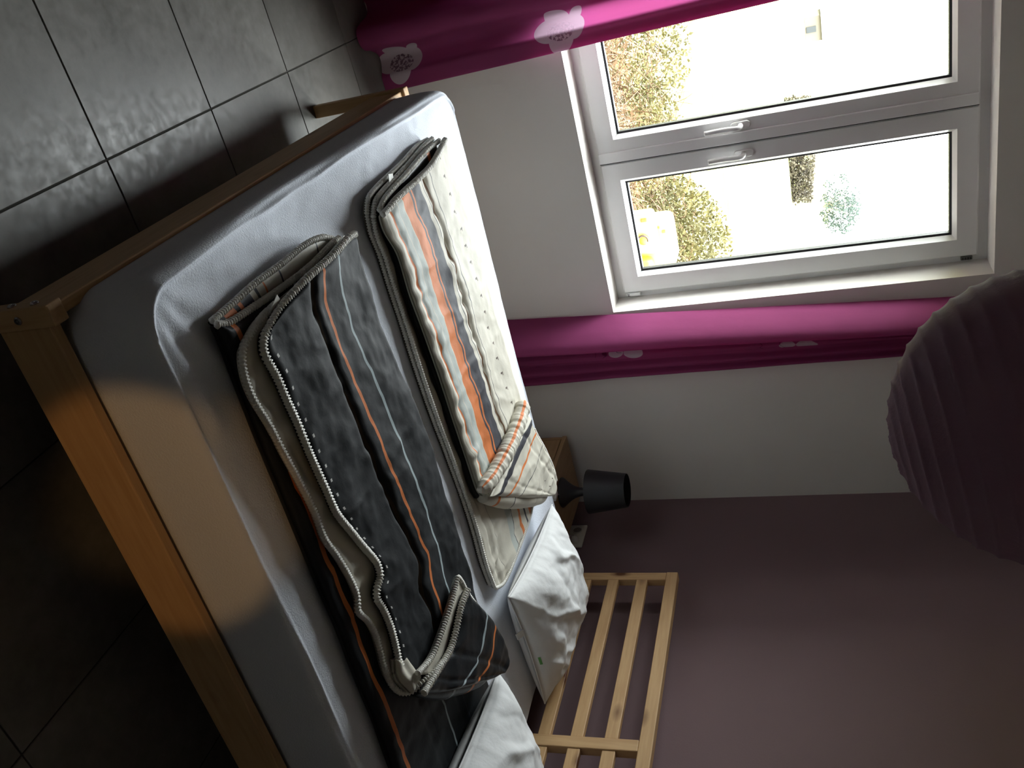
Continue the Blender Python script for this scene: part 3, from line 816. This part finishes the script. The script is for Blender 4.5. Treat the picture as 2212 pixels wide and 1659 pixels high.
k1 = slab('second_layer', [(p[0] + .01, p[1] - .002) for p in cN0], cW0, [(0.178, 0.846), (0.149, 0.884), (0.140, 0.948), (0.135, 1.041), (0.129, 1.141), (0.119, 1.250), (0.117, 1.340)], [(1.403, 0.883), (1.443, 0.960), (1.453, 1.110), (1.443, 1.310), (1.393, 1.440)],
          MT + .012, MT + .030, .0095, .0085, CRM_LOW, cq, 150, 50, .014, quilt_disp([(.12, .008), (.22, .005), (.5, .004)], .008, .004, 51, .003))
cN2 = [(0.166, 0.852), (0.209, 0.849), (0.285, 0.860), (0.394, 0.860), (0.516, 0.869), (0.665, 0.880), (0.785, 0.884), (0.921, 0.892), (1.034, 0.898), (1.078, 0.909)]
cW2 = [(0.123, 1.339), (0.190, 1.342), (0.322, 1.356), (0.495, 1.382), (0.629, 1.382), (0.820, 1.394), (1.023, 1.402), (1.261, 1.434), (1.421, 1.454)]
cdiag = [(1.081, 0.917), (1.171, 1.032), (1.276, 1.172), (1.366, 1.302), (1.421, 1.452)]
def yawn(l, w): return .010 * np.exp(-((w - 1.12) / .14) ** 2) * np.exp(-((l - .13) / .07) ** 2)
k2 = slab('third_layer', cN2, cW2, [(0.166, 0.852), (0.152, 0.888), (0.144, 0.944), (0.136, 1.044), (0.126, 1.144), (0.118, 1.234), (0.120, 1.329)], cdiag,
          MT + .028, MT + .044, .0085, .008, BLK_IN, cq, 130, 40, .013, quilt_disp([(.3, .003)], .004, .003, 61))
cN3 = [(0.169, 0.828), (0.212, 0.828), (0.288, 0.860), (0.397, 0.860), (0.519, 0.874), (0.668, 0.886), (0.788, 0.890), (0.924, 0.898), (1.037, 0.904), (1.081, 0.922)]
k3 = slab('top_layer', cN3, cW2, [(0.169, 0.828), (0.167, 0.872), (0.162, 0.913), (0.159, 0.984), (0.155, 1.085), (0.151, 1.175), (0.139, 1.262), (0.123, 1.337)], cdiag,
          MT + .042, MT + .067, .0130, .012, CRM_TOP, cq, 260, 100, .026, quilt_disp([(.085, .003), (.56, .010)], .007, .004, 71, .003), lift=yawn)
for o_, r in ((k0, .0055), (k1, .0060), (k2, .0060), (k3, .0070)):
    piping(edge_pts(o_, 'foot'), r, cq)
piping(edge_pts(k1, 'near'), .005, cq); piping(edge_pts(k1, 'head'), .005, cq); piping(edge_pts(k0, 'near'), .0048, cq)
def ccurl(l, w): return .010 * np.exp(-((l - 1.06) / .06) ** 2) + .008 * np.exp(-((l - 1.25) / .1) ** 2)
k5 = slab('flap', [(1.070, 0.903), (1.110, 0.960), (1.180, 1.050), (1.285, 1.185), (1.375, 1.310), (1.435, 1.395)], [(1.070, 1.355), (1.120, 1.380), (1.190, 1.403), (1.280, 1.440), (1.370, 1.480), (1.430, 1.485)], [(1.070, 0.903), (1.070, 1.055), (1.068, 1.205), (1.070, 1.355)], [(1.435, 1.395), (1.455, 1.440), (1.430, 1.485)],
          MT + .062, MT + .092, .0150, .0145, CRM_FLAP, cq, 110, 80, .026, quilt_disp([(.2, .002), (.75, .003)], .003, .004, 81, .004), 's', lift=ccurl)
fold_roll([(1.080, .920, MT + .055), (1.158, 1.020, MT + .054), (1.248, 1.135, MT + .053), (1.338, 1.260, MT + .053), (1.403, 1.350, MT + .054), (1.428, 1.413, MT + .056)], .036, .95, CRM_FLAP, cq, .12, .97)
piping(edge_pts(k5, 'wind')[30:], .004, cq)
# rolled free edge of the flap
ROLL = stripe_cloth('cream_roll', [(0.0, CREAM), (.60, ORANGE), (.655, CREAM)], 0.6, 0.01)
n = 150
pts = spline([(1.022, .873, MT + .080), (1.034, .935, MT + .087), (1.040, 1.055, MT + .092), (1.040, 1.165, MT + .092), (1.034, 1.275, MT + .088), (1.022, 1.360, MT + .083)], n)
kk = np.linspace(0, 1, n)
rr = np.interp(kk, [0, .05, .5, .95, 1], [.014, .024, .027, .026, .014]) + .0025 * vnoise(kk * 26, kk * 0) + .0012 * vnoise(kk * 70, kk * 0)
v, f = tube(pts, rr, 30)
V = np.array(v); ang = np.tile(np.arange(30), n); V += (.0016 * vnoise(np.repeat(kk * 60, 30), ang * .9))[:, None] * np.array([0, 0, 1.0])
uvv = np.stack([np.tile(np.linspace(0, 1, 30), n), np.repeat(np.linspace(0, .47, n), 30)], 1)
mk('rolled_edge', V, f, ROLL, cq, smooth=True, uv=uvv, frame=BED)
tag_piece([(.150, .965, MT + .031), (.152, .995, MT + .031), (.118, 1.013, MT + .028), (.112, .988, MT + .028)], cq)

# ------------------------------------------------------------------ pillows
pm = Mat('white_pillow_cotton', 0.8, (0.74, 0.745, 0.74, 1), 0.2)
pm.bump(pm.noise(pm.coords('Object'), 14, 4, 0.55), 0.18, 0.02)
PILLOW = pm.m
GREEN = plain('green_label', (0.12, 0.35, 0.10, 1), 0.7)
def pillow(label, C, thick, seed, flo=MT):
    """C: corners (l, w, z) in order foot-window, foot-near, head-near, head-window"""
    A, B, Cc, D = (np.array(q, float) for q in C)
    n = 90
    u = np.linspace(-1, 1, n); u = np.sign(u) * (1 - (1 - np.abs(u)) ** 1.25)
    U, V_ = np.meshgrid(u, u, indexing='ij')
    Ue = U * (1 - .07 * (1 - V_ ** 2) * np.abs(U) ** 3); Ve = V_ * (1 - .07 * (1 - U ** 2) * np.abs(V_) ** 3)
    s = (Ue + 1) / 2; t = (Ve + 1) / 2
    P = ((1 - s) * (1 - t))[..., None] * A + ((1 - s) * t)[..., None] * B + (s * t)[..., None] * Cc + (s * (1 - t))[..., None] * D
    h = (np.clip((1 - U ** 2) * (1 - V_ ** 2), 0, 1)) ** .42
    edge = np.exp(-((1 - np.maximum(np.abs(U), np.abs(V_))) / .14))
    wr = .010 * fbm(U * 2.2 + seed, V_ * 2.2 + seed, 4) + .012 * (1 - 2.4 * np.abs(fbm(U * 1.6 + 2 * V_ + seed, V_ * 1.1 - U + seed + 4, 2))).clip(-.3, 1)
    pk = .008 * edge * (vnoise(U * 14 + seed, V_ * 2) * (np.abs(V_) > np.abs(U)) + vnoise(V_ * 14 + seed, U * 2 + 7) * (np.abs(U) >= np.abs(V_)))
    top = P.copy(); top[..., 2] += thick * .60 * h + wr * h + pk * h
    bot = P.copy(); bot[..., 2] = np.maximum(flo + .002, bot[..., 2] - thick * .45 * h)
    bot[..., 2] = np.minimum(bot[..., 2], top[..., 2] - .0004)
    m = n * n
    f = grid_faces(n, n, 0, True) + grid_faces(n, n, m)
    ri = [j for j in range(n)] + [i * n + n - 1 for i in range(1, n)] + [(n - 1) * n + j for j in range(n - 2, -1, -1)] + [i * n for i in range(n - 2, 0, -1)]
    for a, b in zip(ri, ri[1:] + ri[:1]): f.append((a, b, b + m, a + m))
    ctr = (A + B + Cc + D) / 4
    t_ = bed_thing('pillow', ctr[0], ctr[1], flo, label, 'pillow')
    mk('cushion', np.vstack([top.reshape(-1, 3), bot.reshape(-1, 3)]), f, PILLOW, t_, smooth=True, frame=BED)
    bd = np.array([top.reshape(-1, 3)[i] for i in ri])
    v, f = tube(bd[::2], .0028, 6, closed=True)
    mk('seam', v, f, PILLOW, t_, smooth=True, frame=BED)
    return t_, top
p1, ptop = pillow('white pillow lying against the headboard beside the cream quilt', [(1.495, 1.425, .545), (1.428, .868, .545), (2.005, .962, .515), (1.985, 1.47, .545)], .165, 3.0)
ed = ptop[:, -1]
a = ed[30]; b = ed[34]
v = [tuple(a + np.array([0, 0, .003])), tuple(b + np.array([0, 0, .003])), tuple(b + np.array([-.02, -.045, -.005])), tuple(a + np.array([-.02, -.045, -.005]))]
mk('loop_tag', v + [(q[0], q[1], q[2] + .002) for q in v], [(3, 2, 1, 0), (4, 5, 6, 7), (0, 1, 5, 4), (1, 2, 6, 5), (2, 3, 7, 6), (3, 0, 4, 7)], PILLOW, p1, frame=BED)
a = ptop[50, -2]; b = ptop[55, -2]; c_ = ptop[55, -3]; d_ = ptop[50, -3]
v = [tuple(q + np.array([0, -.001, .0025])) for q in (a, b, c_, d_)]
mk('green_label', v + [(q[0], q[1], q[2] + .0012) for q in v], [(3, 2, 1, 0), (4, 5, 6, 7), (0, 1, 5, 4), (1, 2, 6, 5), (2, 3, 7, 6), (3, 0, 4, 7)], GREEN, p1, frame=BED)
pillow('white pillow lying over the head end of the black quilt', [(1.50, .635, .56), (1.43, .07, .56), (1.96, .05, .56), (1.99, .68, .56)], .19, 9.0, MT + .037)

# ================================================================== CURTAINS
def curtain_mat(name, motifs):
    """plum cloth with printed white flowers; uv in metres (along the cloth, height)"""
    m = Mat(name, 0.85, spec=0.08)
    uv = m.n('ShaderNodeTexCoord').outputs['UV']
    sep = m.n('ShaderNodeSeparateXYZ'); m.l(uv, sep.inputs[0])
    x, z = sep.outputs[0], sep.outputs[1]
    base = (0.265, 0.054, 0.148, 1)
    col = m.mix(m.ramp(m.noise(m.coords('Object'), 5, 3), [(0.3, (0, 0, 0)), (0.7, (1, 1, 1))]), base, tuple(c * .9 for c in base[:3]) + (1,))
    white = None; ink = None
    def ell(cx, cz, a, b, rot):
        dx = m.math('SUBTRACT', x, cx); dz = m.math('SUBTRACT', z, cz)
        c, s = math.cos(rot), math.sin(rot)
        p = m.math('DIVIDE', m.math('ADD', m.math('MULTIPLY', dx, c), m.math('MULTIPLY', dz, s)), a)
        q = m.math('DIVIDE', m.math('ADD', m.math('MULTIPLY', dx, -s), m.math('MULTIPLY', dz, c)), b)
        return m.math('LESS_THAN', m.math('ADD', m.math('MULTIPLY', p, p), m.math('MULTIPLY', q, q)), 1.0)
    spk = m.noise(uv, 95, 3, 0.6)
    lin = m.n('ShaderNodeTexNoise'); lin.inputs['Scale'].default_value = 14; lin.inputs['Detail'].default_value = 1; m.l(uv, lin.inputs['Vector'])
    for (cx, cz, petals, core, outline) in motifs:
        for (px, pz, a, b, r) in petals:
            e = ell(cx + px, cz + pz, a, b, r)
            white = e if white is None else m.math('MAXIMUM', white, e)
        if core:
            e = m.math('MULTIPLY', ell(cx + core[0], cz + core[1], core[2], core[3], 0), m.math('GREATER_THAN', spk, 0.49))
            ink = e if ink is None else m.math('MAXIMUM', ink, e)
        if outline:
            band = m.math('LESS_THAN', m.math('ABSOLUTE', m.math('SUBTRACT', lin.outputs['Fac'], 0.5)), 0.011)
            e = m.math('MULTIPLY', ell(cx + outline[0], cz + outline[1], outline[2], outline[3], 0), band)
            ink = e if ink is None else m.math('MAXIMUM', ink, e)
    col = m.mix(white, col, (0.50, 0.44, 0.48, 1))
    if ink is not None: col = m.mix(ink, col, (0.03, 0.012, 0.025, 1))
    m.col(col)
    m.bump(m.noise(uv, 9, 4), 0.15, 0.02)
    tc = m.mix(white, (0.70, 0.12, 0.38, 1), (0.75, 0.5, 0.66, 1))
    m.translucent(0.27, tc)
    return m.m
def curtain(name, label, bot, top, z0, z1, motif_spots, mats, wob=.004, seed=0):
    na, nz = 420, 80
    Bp = spline([p + (0,) for p in bot], na)[:, :2]; Tp = spline([p + (0,) for p in top], na)[:, :2]
    arc = np.concatenate([[0], np.cumsum(np.linalg.norm(np.diff(Bp, axis=0), axis=1))])
    V = []; UV = []
    zs = np.linspace(z0, z1, nz)
    A = np.arange(na)
    for z in zs:
        k = (z - z0) / (z1 - z0)
        P = Bp * (1 - k) + Tp * k
        dy = wob * np.clip((arc - .17) / .1, .08, 1) * fbm(arc * 9 + seed, np.full(na, z * 3.0), 3)
        hem = 0.004 * vnoise(arc * 16, np.full(na, 3.3)) if z == z0 else 0
        V.append(np.stack([P[:, 0] + wob * .6 * fbm(arc * 5 + seed + 9, np.full(na, z * 2.2), 2), np.minimum(P[:, 1] + dy, 3.275), np.full(na, z) + hem], 1))
        UV.append(np.stack([arc, np.full(na, z)], 1))
    V = np.concatenate(V); UV = np.concatenate(UV)
    f = []
    for j in range(nz - 1):
        for i in range(na - 1):
            f.append((j * na + i, j * na + i + 1, (j + 1) * na + i + 1, (j + 1) * na + i))
    def arc_at(x, z):
        k = (z - z0) / (z1 - z0)
        P = Bp * (1 - k) + Tp * k
        # the fold nearest the room at this place
        d = np.abs(P[:, 0] - x) + 0.12 * (P[:, 1] - P[:, 1].min())
        return float(arc[int(np.argmin(d))])
    mot = [(arc_at(x, z), z, pet, core, outl) for (x, z, pet, core, outl) in motif_spots]
    o = mk(name, V, f, mats(mot), None, smooth=True, uv=UV)
    return set_label(o, label, 'curtain')
ORCHID = [(-.004, .050, .046, .036, 0.25), (-.035, .0, .060, .044, .5), (.035, -.01, .060, .042, -.6), (.0, -.045, .045, .055, 0), (.045, .055, .036, .02, .6)]
FLY = [(.006, -.040, .030, .032, .45), (.012, .034, .034, .042, -.35)]
curtain('curtain', 'plum curtain with white flower prints left of the window, reaching the floor',
        [(.496, 3.226), (.470, 3.226), (.449, 3.2255), (.446, 3.222), (.449, 3.2185), (.470, 3.217), (.495, 3.2155), (.503, 3.2120), (.5035, 3.2085), (.495, 3.206), (.470, 3.205), (.446, 3.206), (.428, 3.222), (.40, 3.246), (.37, 3.244), (.345, 3.195), (.330, 3.135), (.300, 3.110), (.262, 3.118), (.243, 3.165), (.225, 3.235), (.190, 3.250), (.158, 3.215), (.142, 3.145), (.110, 3.112), (.070, 3.120), (.050, 3.17), (.030, 3.24), (-.01, 3.245), (-.04, 3.19), (-.06, 3.13), (-.10, 3.112), (-.14, 3.13), (-.16, 3.2), (-.20, 3.245), (-.25, 3.22), (-.28, 3.14), (-.33, 3.13)],
        [(.446, 3.226), (.423, 3.226), (.405, 3.2255), (.402, 3.222), (.405, 3.2185), (.423, 3.217), (.445, 3.2155), (.452, 3.2120), (.4525, 3.2085), (.445, 3.206), (.423, 3.205), (.40, 3.206), (.384, 3.222), (.36, 3.246), (.335, 3.244), (.318, 3.195), (.305, 3.145), (.280, 3.122), (.25, 3.128), (.235, 3.17), (.218, 3.235), (.186, 3.248), (.158, 3.215), (.142, 3.145), (.110, 3.115), (.070, 3.122), (.050, 3.17), (.030, 3.24), (-.01, 3.245), (-.04, 3.19), (-.06, 3.13), (-.10, 3.112), (-.14, 3.13), (-.16, 3.2), (-.20, 3.245), (-.25, 3.22), (-.28, 3.14), (-.33, 3.13)],
        .015, 2.36,
        [(.415, .73, ORCHID, (-.01, .0, .035, .05), None), (.405, .10, ORCHID, (-.01, .0, .035, .05), None)], lambda mo: curtain_mat('plum_curtain_cloth_flowers', mo), seed=2)
curtain('curtain', 'plum curtain with white butterfly prints hanging right of the window behind the bed',
        [(1.532, 3.270), (1.543, 3.20), (1.558, 3.13), (1.582, 3.075), (1.615, 3.070), (1.640, 3.13), (1.69, 3.222), (1.715, 3.20), (1.735, 3.19), (1.748, 3.22), (1.765, 3.235), (1.78, 3.20), (1.795, 3.195), (1.805, 3.225), (1.82, 3.235), (1.832, 3.205), (1.848, 3.21), (1.853, 3.25)],
        [(1.655, 3.268), (1.660, 3.20), (1.672, 3.14), (1.695, 3.105), (1.712, 3.108), (1.722, 3.16), (1.735, 3.222), (1.75, 3.20), (1.76, 3.19), (1.77, 3.22), (1.78, 3.235), (1.79, 3.20), (1.80, 3.195), (1.81, 3.225), (1.82, 3.235), (1.828, 3.205), (1.838, 3.21), (1.842, 3.25)],
        .015, 2.36,
        [(1.716, .735, FLY, None, (.0, -.09, .035, .075)), (1.742, 1.425, FLY, None, (.0, -.09, .035, .075))], lambda mo: curtain_mat('plum_curtain_cloth_butterflies', mo), seed=8)
rod = thing('curtain_rod', (.75, 3.21, 2.385), 'dark metal curtain rod above the window', 'curtain rod')
DARKM = plain('dark_rod_metal', (0.03, 0.03, 0.032, 1), 0.4, metal=0.8)
v, f = tube([(-.5, 3.205, 2.385), (2.0, 3.205, 2.385)], .0125, 16); mk('pole', v, f, DARKM, rod, smooth=True)
for x in (-.42, 1.92):
    v, f = tube([(x, 3.284, 2.385), (x, 3.205, 2.385)], .008, 10); mk('bracket', v, f, DARKM, rod, smooth=True)
for x in (-.51, 2.01):
    mk('finial', *[(lambda q: q)(z) for z in lathe([(.0001, -.02), (.014, -.014), (.02, 0), (.014, .014), (.0001, .02)], 16, (x, 3.205, 2.385), False)], DARKM, rod, smooth=True)

# ================================================================== NIGHTSTAND, LAMP, SOCKET
ns = thing('nightstand', (2.33, 3.0, 0), 'low pine nightstand in the corner beside the bed', 'nightstand')
NX0, NX1, NYA, NYB, NZ = 2.125, 2.462, 2.795, 3.215, .392
def nb(name, a, axis, parent=None, bev=.002): return mk(name, *box(*a, bev, 2), PINE_D[axis], parent or ns)
PINE_D = [pine(0, 'oiled_pine_x', .62), pine(1, 'oiled_pine_y', .62), pine(2, 'oiled_pine_z', .62)]
nb('top', (NX0, NX1, NYA, NYB, NZ - .02, NZ), 1)
nb('side_panel', (NX0 + .004, NX1, NYA + .002, NYA + .02, 0, NZ - .0205), 2); nb('side_panel', (NX0 + .004, NX1, NYB - .02, NYB - .002, 0, NZ - .0205), 2)
nb('back_panel', (NX1 - .012, NX1, NYA + .0205, NYB - .0205, .03, NZ - .0205), 1)
nb('shelf', (NX0 + .01, NX1 - .0125, NYA + .0205, NYB - .0205, .07, .088), 1)
dr = nb('drawer_front', (NX0 + .005, NX0 + .022, NYA + .023, NYB - .023, .22, NZ - .024), 1)
v, f = lathe([(.0001, 0), (.006, 0), (.006, .01), (.013, .018), (.013, .024), (.0001, .027)], 18)
mk('knob', [(NX0 + .005 - c, (NYA + NYB) / 2 + a, .295 + b) for a, b, c in v], f, PINE_D[2], dr, autosmooth=0.6)

lx, ly = 2.262, 2.972
lamp = thing('table_lamp', (lx, ly, NZ), 'small black table lamp with a cone shade on the nightstand', 'lamp')
BLKP = plain('black_lamp_plastic', (0.020, 0.020, 0.022, 1), 0.45)
sh = Mat('black_lamp_shade', 0.55, (0.022, 0.022, 0.025, 1))
prof = [(.0001, .0005), (.066, .0005), (.0665, .006), (.060, .014), (.048, .028), (.036, .044), (.026, .062), (.020, .082), (.0175, .105), (.0170, .130), (.0165, .150), (.0001, .150)]
mk('lamp_base', *lathe(prof, 40, (lx, ly, NZ), False), BLKP, lamp, smooth=True)
shp = [(.096, .122), (.0965, .124), (.0725, .292), (.0715, .2925), (.0705, .291), (.0940, .124), (.096, .122)]
mk('lamp_shade', *lathe(shp, 48, (lx, ly, NZ), False), sh.m, lamp, autosmooth=0.6)
mk('bulb', *lathe([(.0001, .15), (.013, .15), (.014, .18), (.024, .205), (.027, .225), (.02, .245), (.0001, .252)], 20, (lx, ly, NZ), False), plain('milky_bulb', (.7, .7, .68, 1), .3), lamp, smooth=True)
WPL = plain('white_cord_plastic', (0.62, 0.60, 0.56, 1), 0.4)
v, f = tube(spline([(lx - .03, ly - .055, NZ + .004), (lx - .06, ly - .085, NZ + .004), (lx - .07, ly - .14, NZ + .004), (lx - .02, ly - .160, NZ + .006), (lx + .09, ly - .150, NZ + .004), (lx + .185, ly - .120, NZ + .005), (2.470, 2.862, NZ - .004), (2.492, 2.885, .345), (2.505, 2.93, .335), (2.517, 2.985, .375)], 90), .0028, 8)
cord = mk('lamp_cord', v, f, WPL, lamp, smooth=True)
mk('switch', *box(lx - .082, lx - .060, ly - .142, ly - .090, NZ + .0005, NZ + .018, .006, 3), WPL, cord, autosmooth=0.6)

sock = thing('wall_socket', (2.56, 3.022, .345), 'double white wall socket on the mauve wall behind the nightstand', 'socket')
PLW = plain('ivory_socket_plastic', (0.66, 0.64, 0.55, 1), 0.35)
mk('plate', *box(2.550, 2.5598, 2.947, 3.098, .345, .428, .004, 2), PLW, sock, autosmooth=0.6)
for yy in (2.985, 3.060):
    v, f = lathe([(.0001, -.002), (.0195, -.002), (.0195, .0035), (.0235, .0035), (.0245, .0), (.0245, -.002)], 32)
    c_ = mk('socket_well', [(2.5495 - c, yy + a, .3865 + b) for a, b, c in v], f, PLW, sock, autosmooth=0.5)
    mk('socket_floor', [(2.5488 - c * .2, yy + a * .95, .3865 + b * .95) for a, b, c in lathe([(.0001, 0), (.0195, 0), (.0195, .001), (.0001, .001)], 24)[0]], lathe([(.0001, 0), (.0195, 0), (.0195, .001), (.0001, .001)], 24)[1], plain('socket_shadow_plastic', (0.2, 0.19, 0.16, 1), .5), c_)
v, f = lathe([(.0001, 0), (.0185, 0), (.0185, .012), (.012, .022), (.006, .03), (.0001, .03)], 24)
plug = mk('plug', [(2.5475 - c, 2.985 + a, .3865 + b) for a, b, c in v], f, WPL, cord, autosmooth=0.6)

# ================================================================== PAPER LANTERN
LC = np.array([.836, 1.245, 1.824]); LR = .225
lan = thing('paper_lantern', (LC[0], LC[1], LC[2] - LR), 'dark purple round paper lantern hanging close to the camera', 'ceiling lamp')
pm2 = Mat('purple_lantern_paper', 0.75, spec=0.25)
c = pm2.coords('Object')
nn = pm2.noise(c, 7, 4)
pm2.col(pm2.ramp(nn, [(0.3, (0.35, 0.255, 0.335)), (0.7, (0.43, 0.32, 0.41))]))
w1 = pm2.noise(c, 24, 5, 0.65)
pm2.bump(w1, 0.35, 0.015)
pm2.translucent(0.42, (0.42, 0.25, 0.33, 1))
NB = 21
LTILT = np.array(Matrix.Rotation(math.radians(9), 3, Vector((-.516, -.853, 0))))      # the shade hangs a little crooked
nv, nu = NB * 8, 144
V = []
for i in range(nv + 1):
    th0 = 0.16 + (PI - 0.16 - 0.045) * i / nv
    for j in range(nu):
        ph = 2 * PI * j / nu
        q = (i / nv) * NB + 0.55 * math.sin(ph + .6)      # ribs run slightly askew, as a hand-wound wire
        s = abs(math.sin(PI * q))
        rr = LR * (1 - .016 * (1 - (1 - s) ** 1.6) + .004 * float(vnoise(ph * 3, i * .12)))
        tt = th0
        V.append(LC + LTILT @ (rr * np.array([math.sin(tt) * math.cos(ph), math.sin(tt) * math.sin(ph), math.cos(tt)])))
F = []
for i in range(nv):
    for j in range(nu):
        F.append((i * nu + j, (i + 1) * nu + j, (i + 1) * nu + (j + 1) % nu, i * nu + (j + 1) % nu))
mk('paper_shade', V, F, pm2.m, lan, smooth=True)
for sgn in (1,):
    rz = LR * math.cos(.16); rx = LR * math.sin(.16)
    v, f = tube([LC + LTILT @ np.array([rx * math.cos(a), rx * math.sin(a), sgn * rz]) for a in np.linspace(0, 2 * PI, 40, endpoint=False)], .0016, 6, closed=True)
    mk('wire_ring', v, f, DARKM, lan, smooth=True)
v, f = tube([(LC[0], LC[1], LC[2] + .05), (LC[0], LC[1], HT - .04)], .003, 8); mk('cord', v, f, WPL, lan, smooth=True)
mk('bulb_holder', *lathe([(.0001, .0), (.018, .0), (.018, .05), (.01, .06), (.0001, .06)], 20, (LC[0], LC[1], LC[2] + .04), False), WPL, lan, autosmooth=0.6)
mk('bulb', *lathe([(.0001, .04), (.013, .04), (.016, .02), (.03, -.015), (.028, -.035), (.0001, -.055)], 20, tuple(LC), False), plain('milky_bulb_ceiling', (.7, .7, .68, 1), .3), lan, smooth=True)
mk('ceiling_rose', *lathe([(.0001, -.05), (.03, -.045), (.05, -.004), (.05, -.0005), (.0001, -.0005)], 28, (LC[0], LC[1], HT), False), WPL, lan, autosmooth=0.6)
v, f = tube([LC + LTILT @ np.array([-LR * math.sin(.16), 0, LR * math.cos(.16)]), LC + np.array([0, 0, .1]), LC + LTILT @ np.array([LR * math.sin(.16), 0, LR * math.cos(.16)])], .0012, 6)
mk('wire_frame', v, f, DARKM, lan, smooth=True)
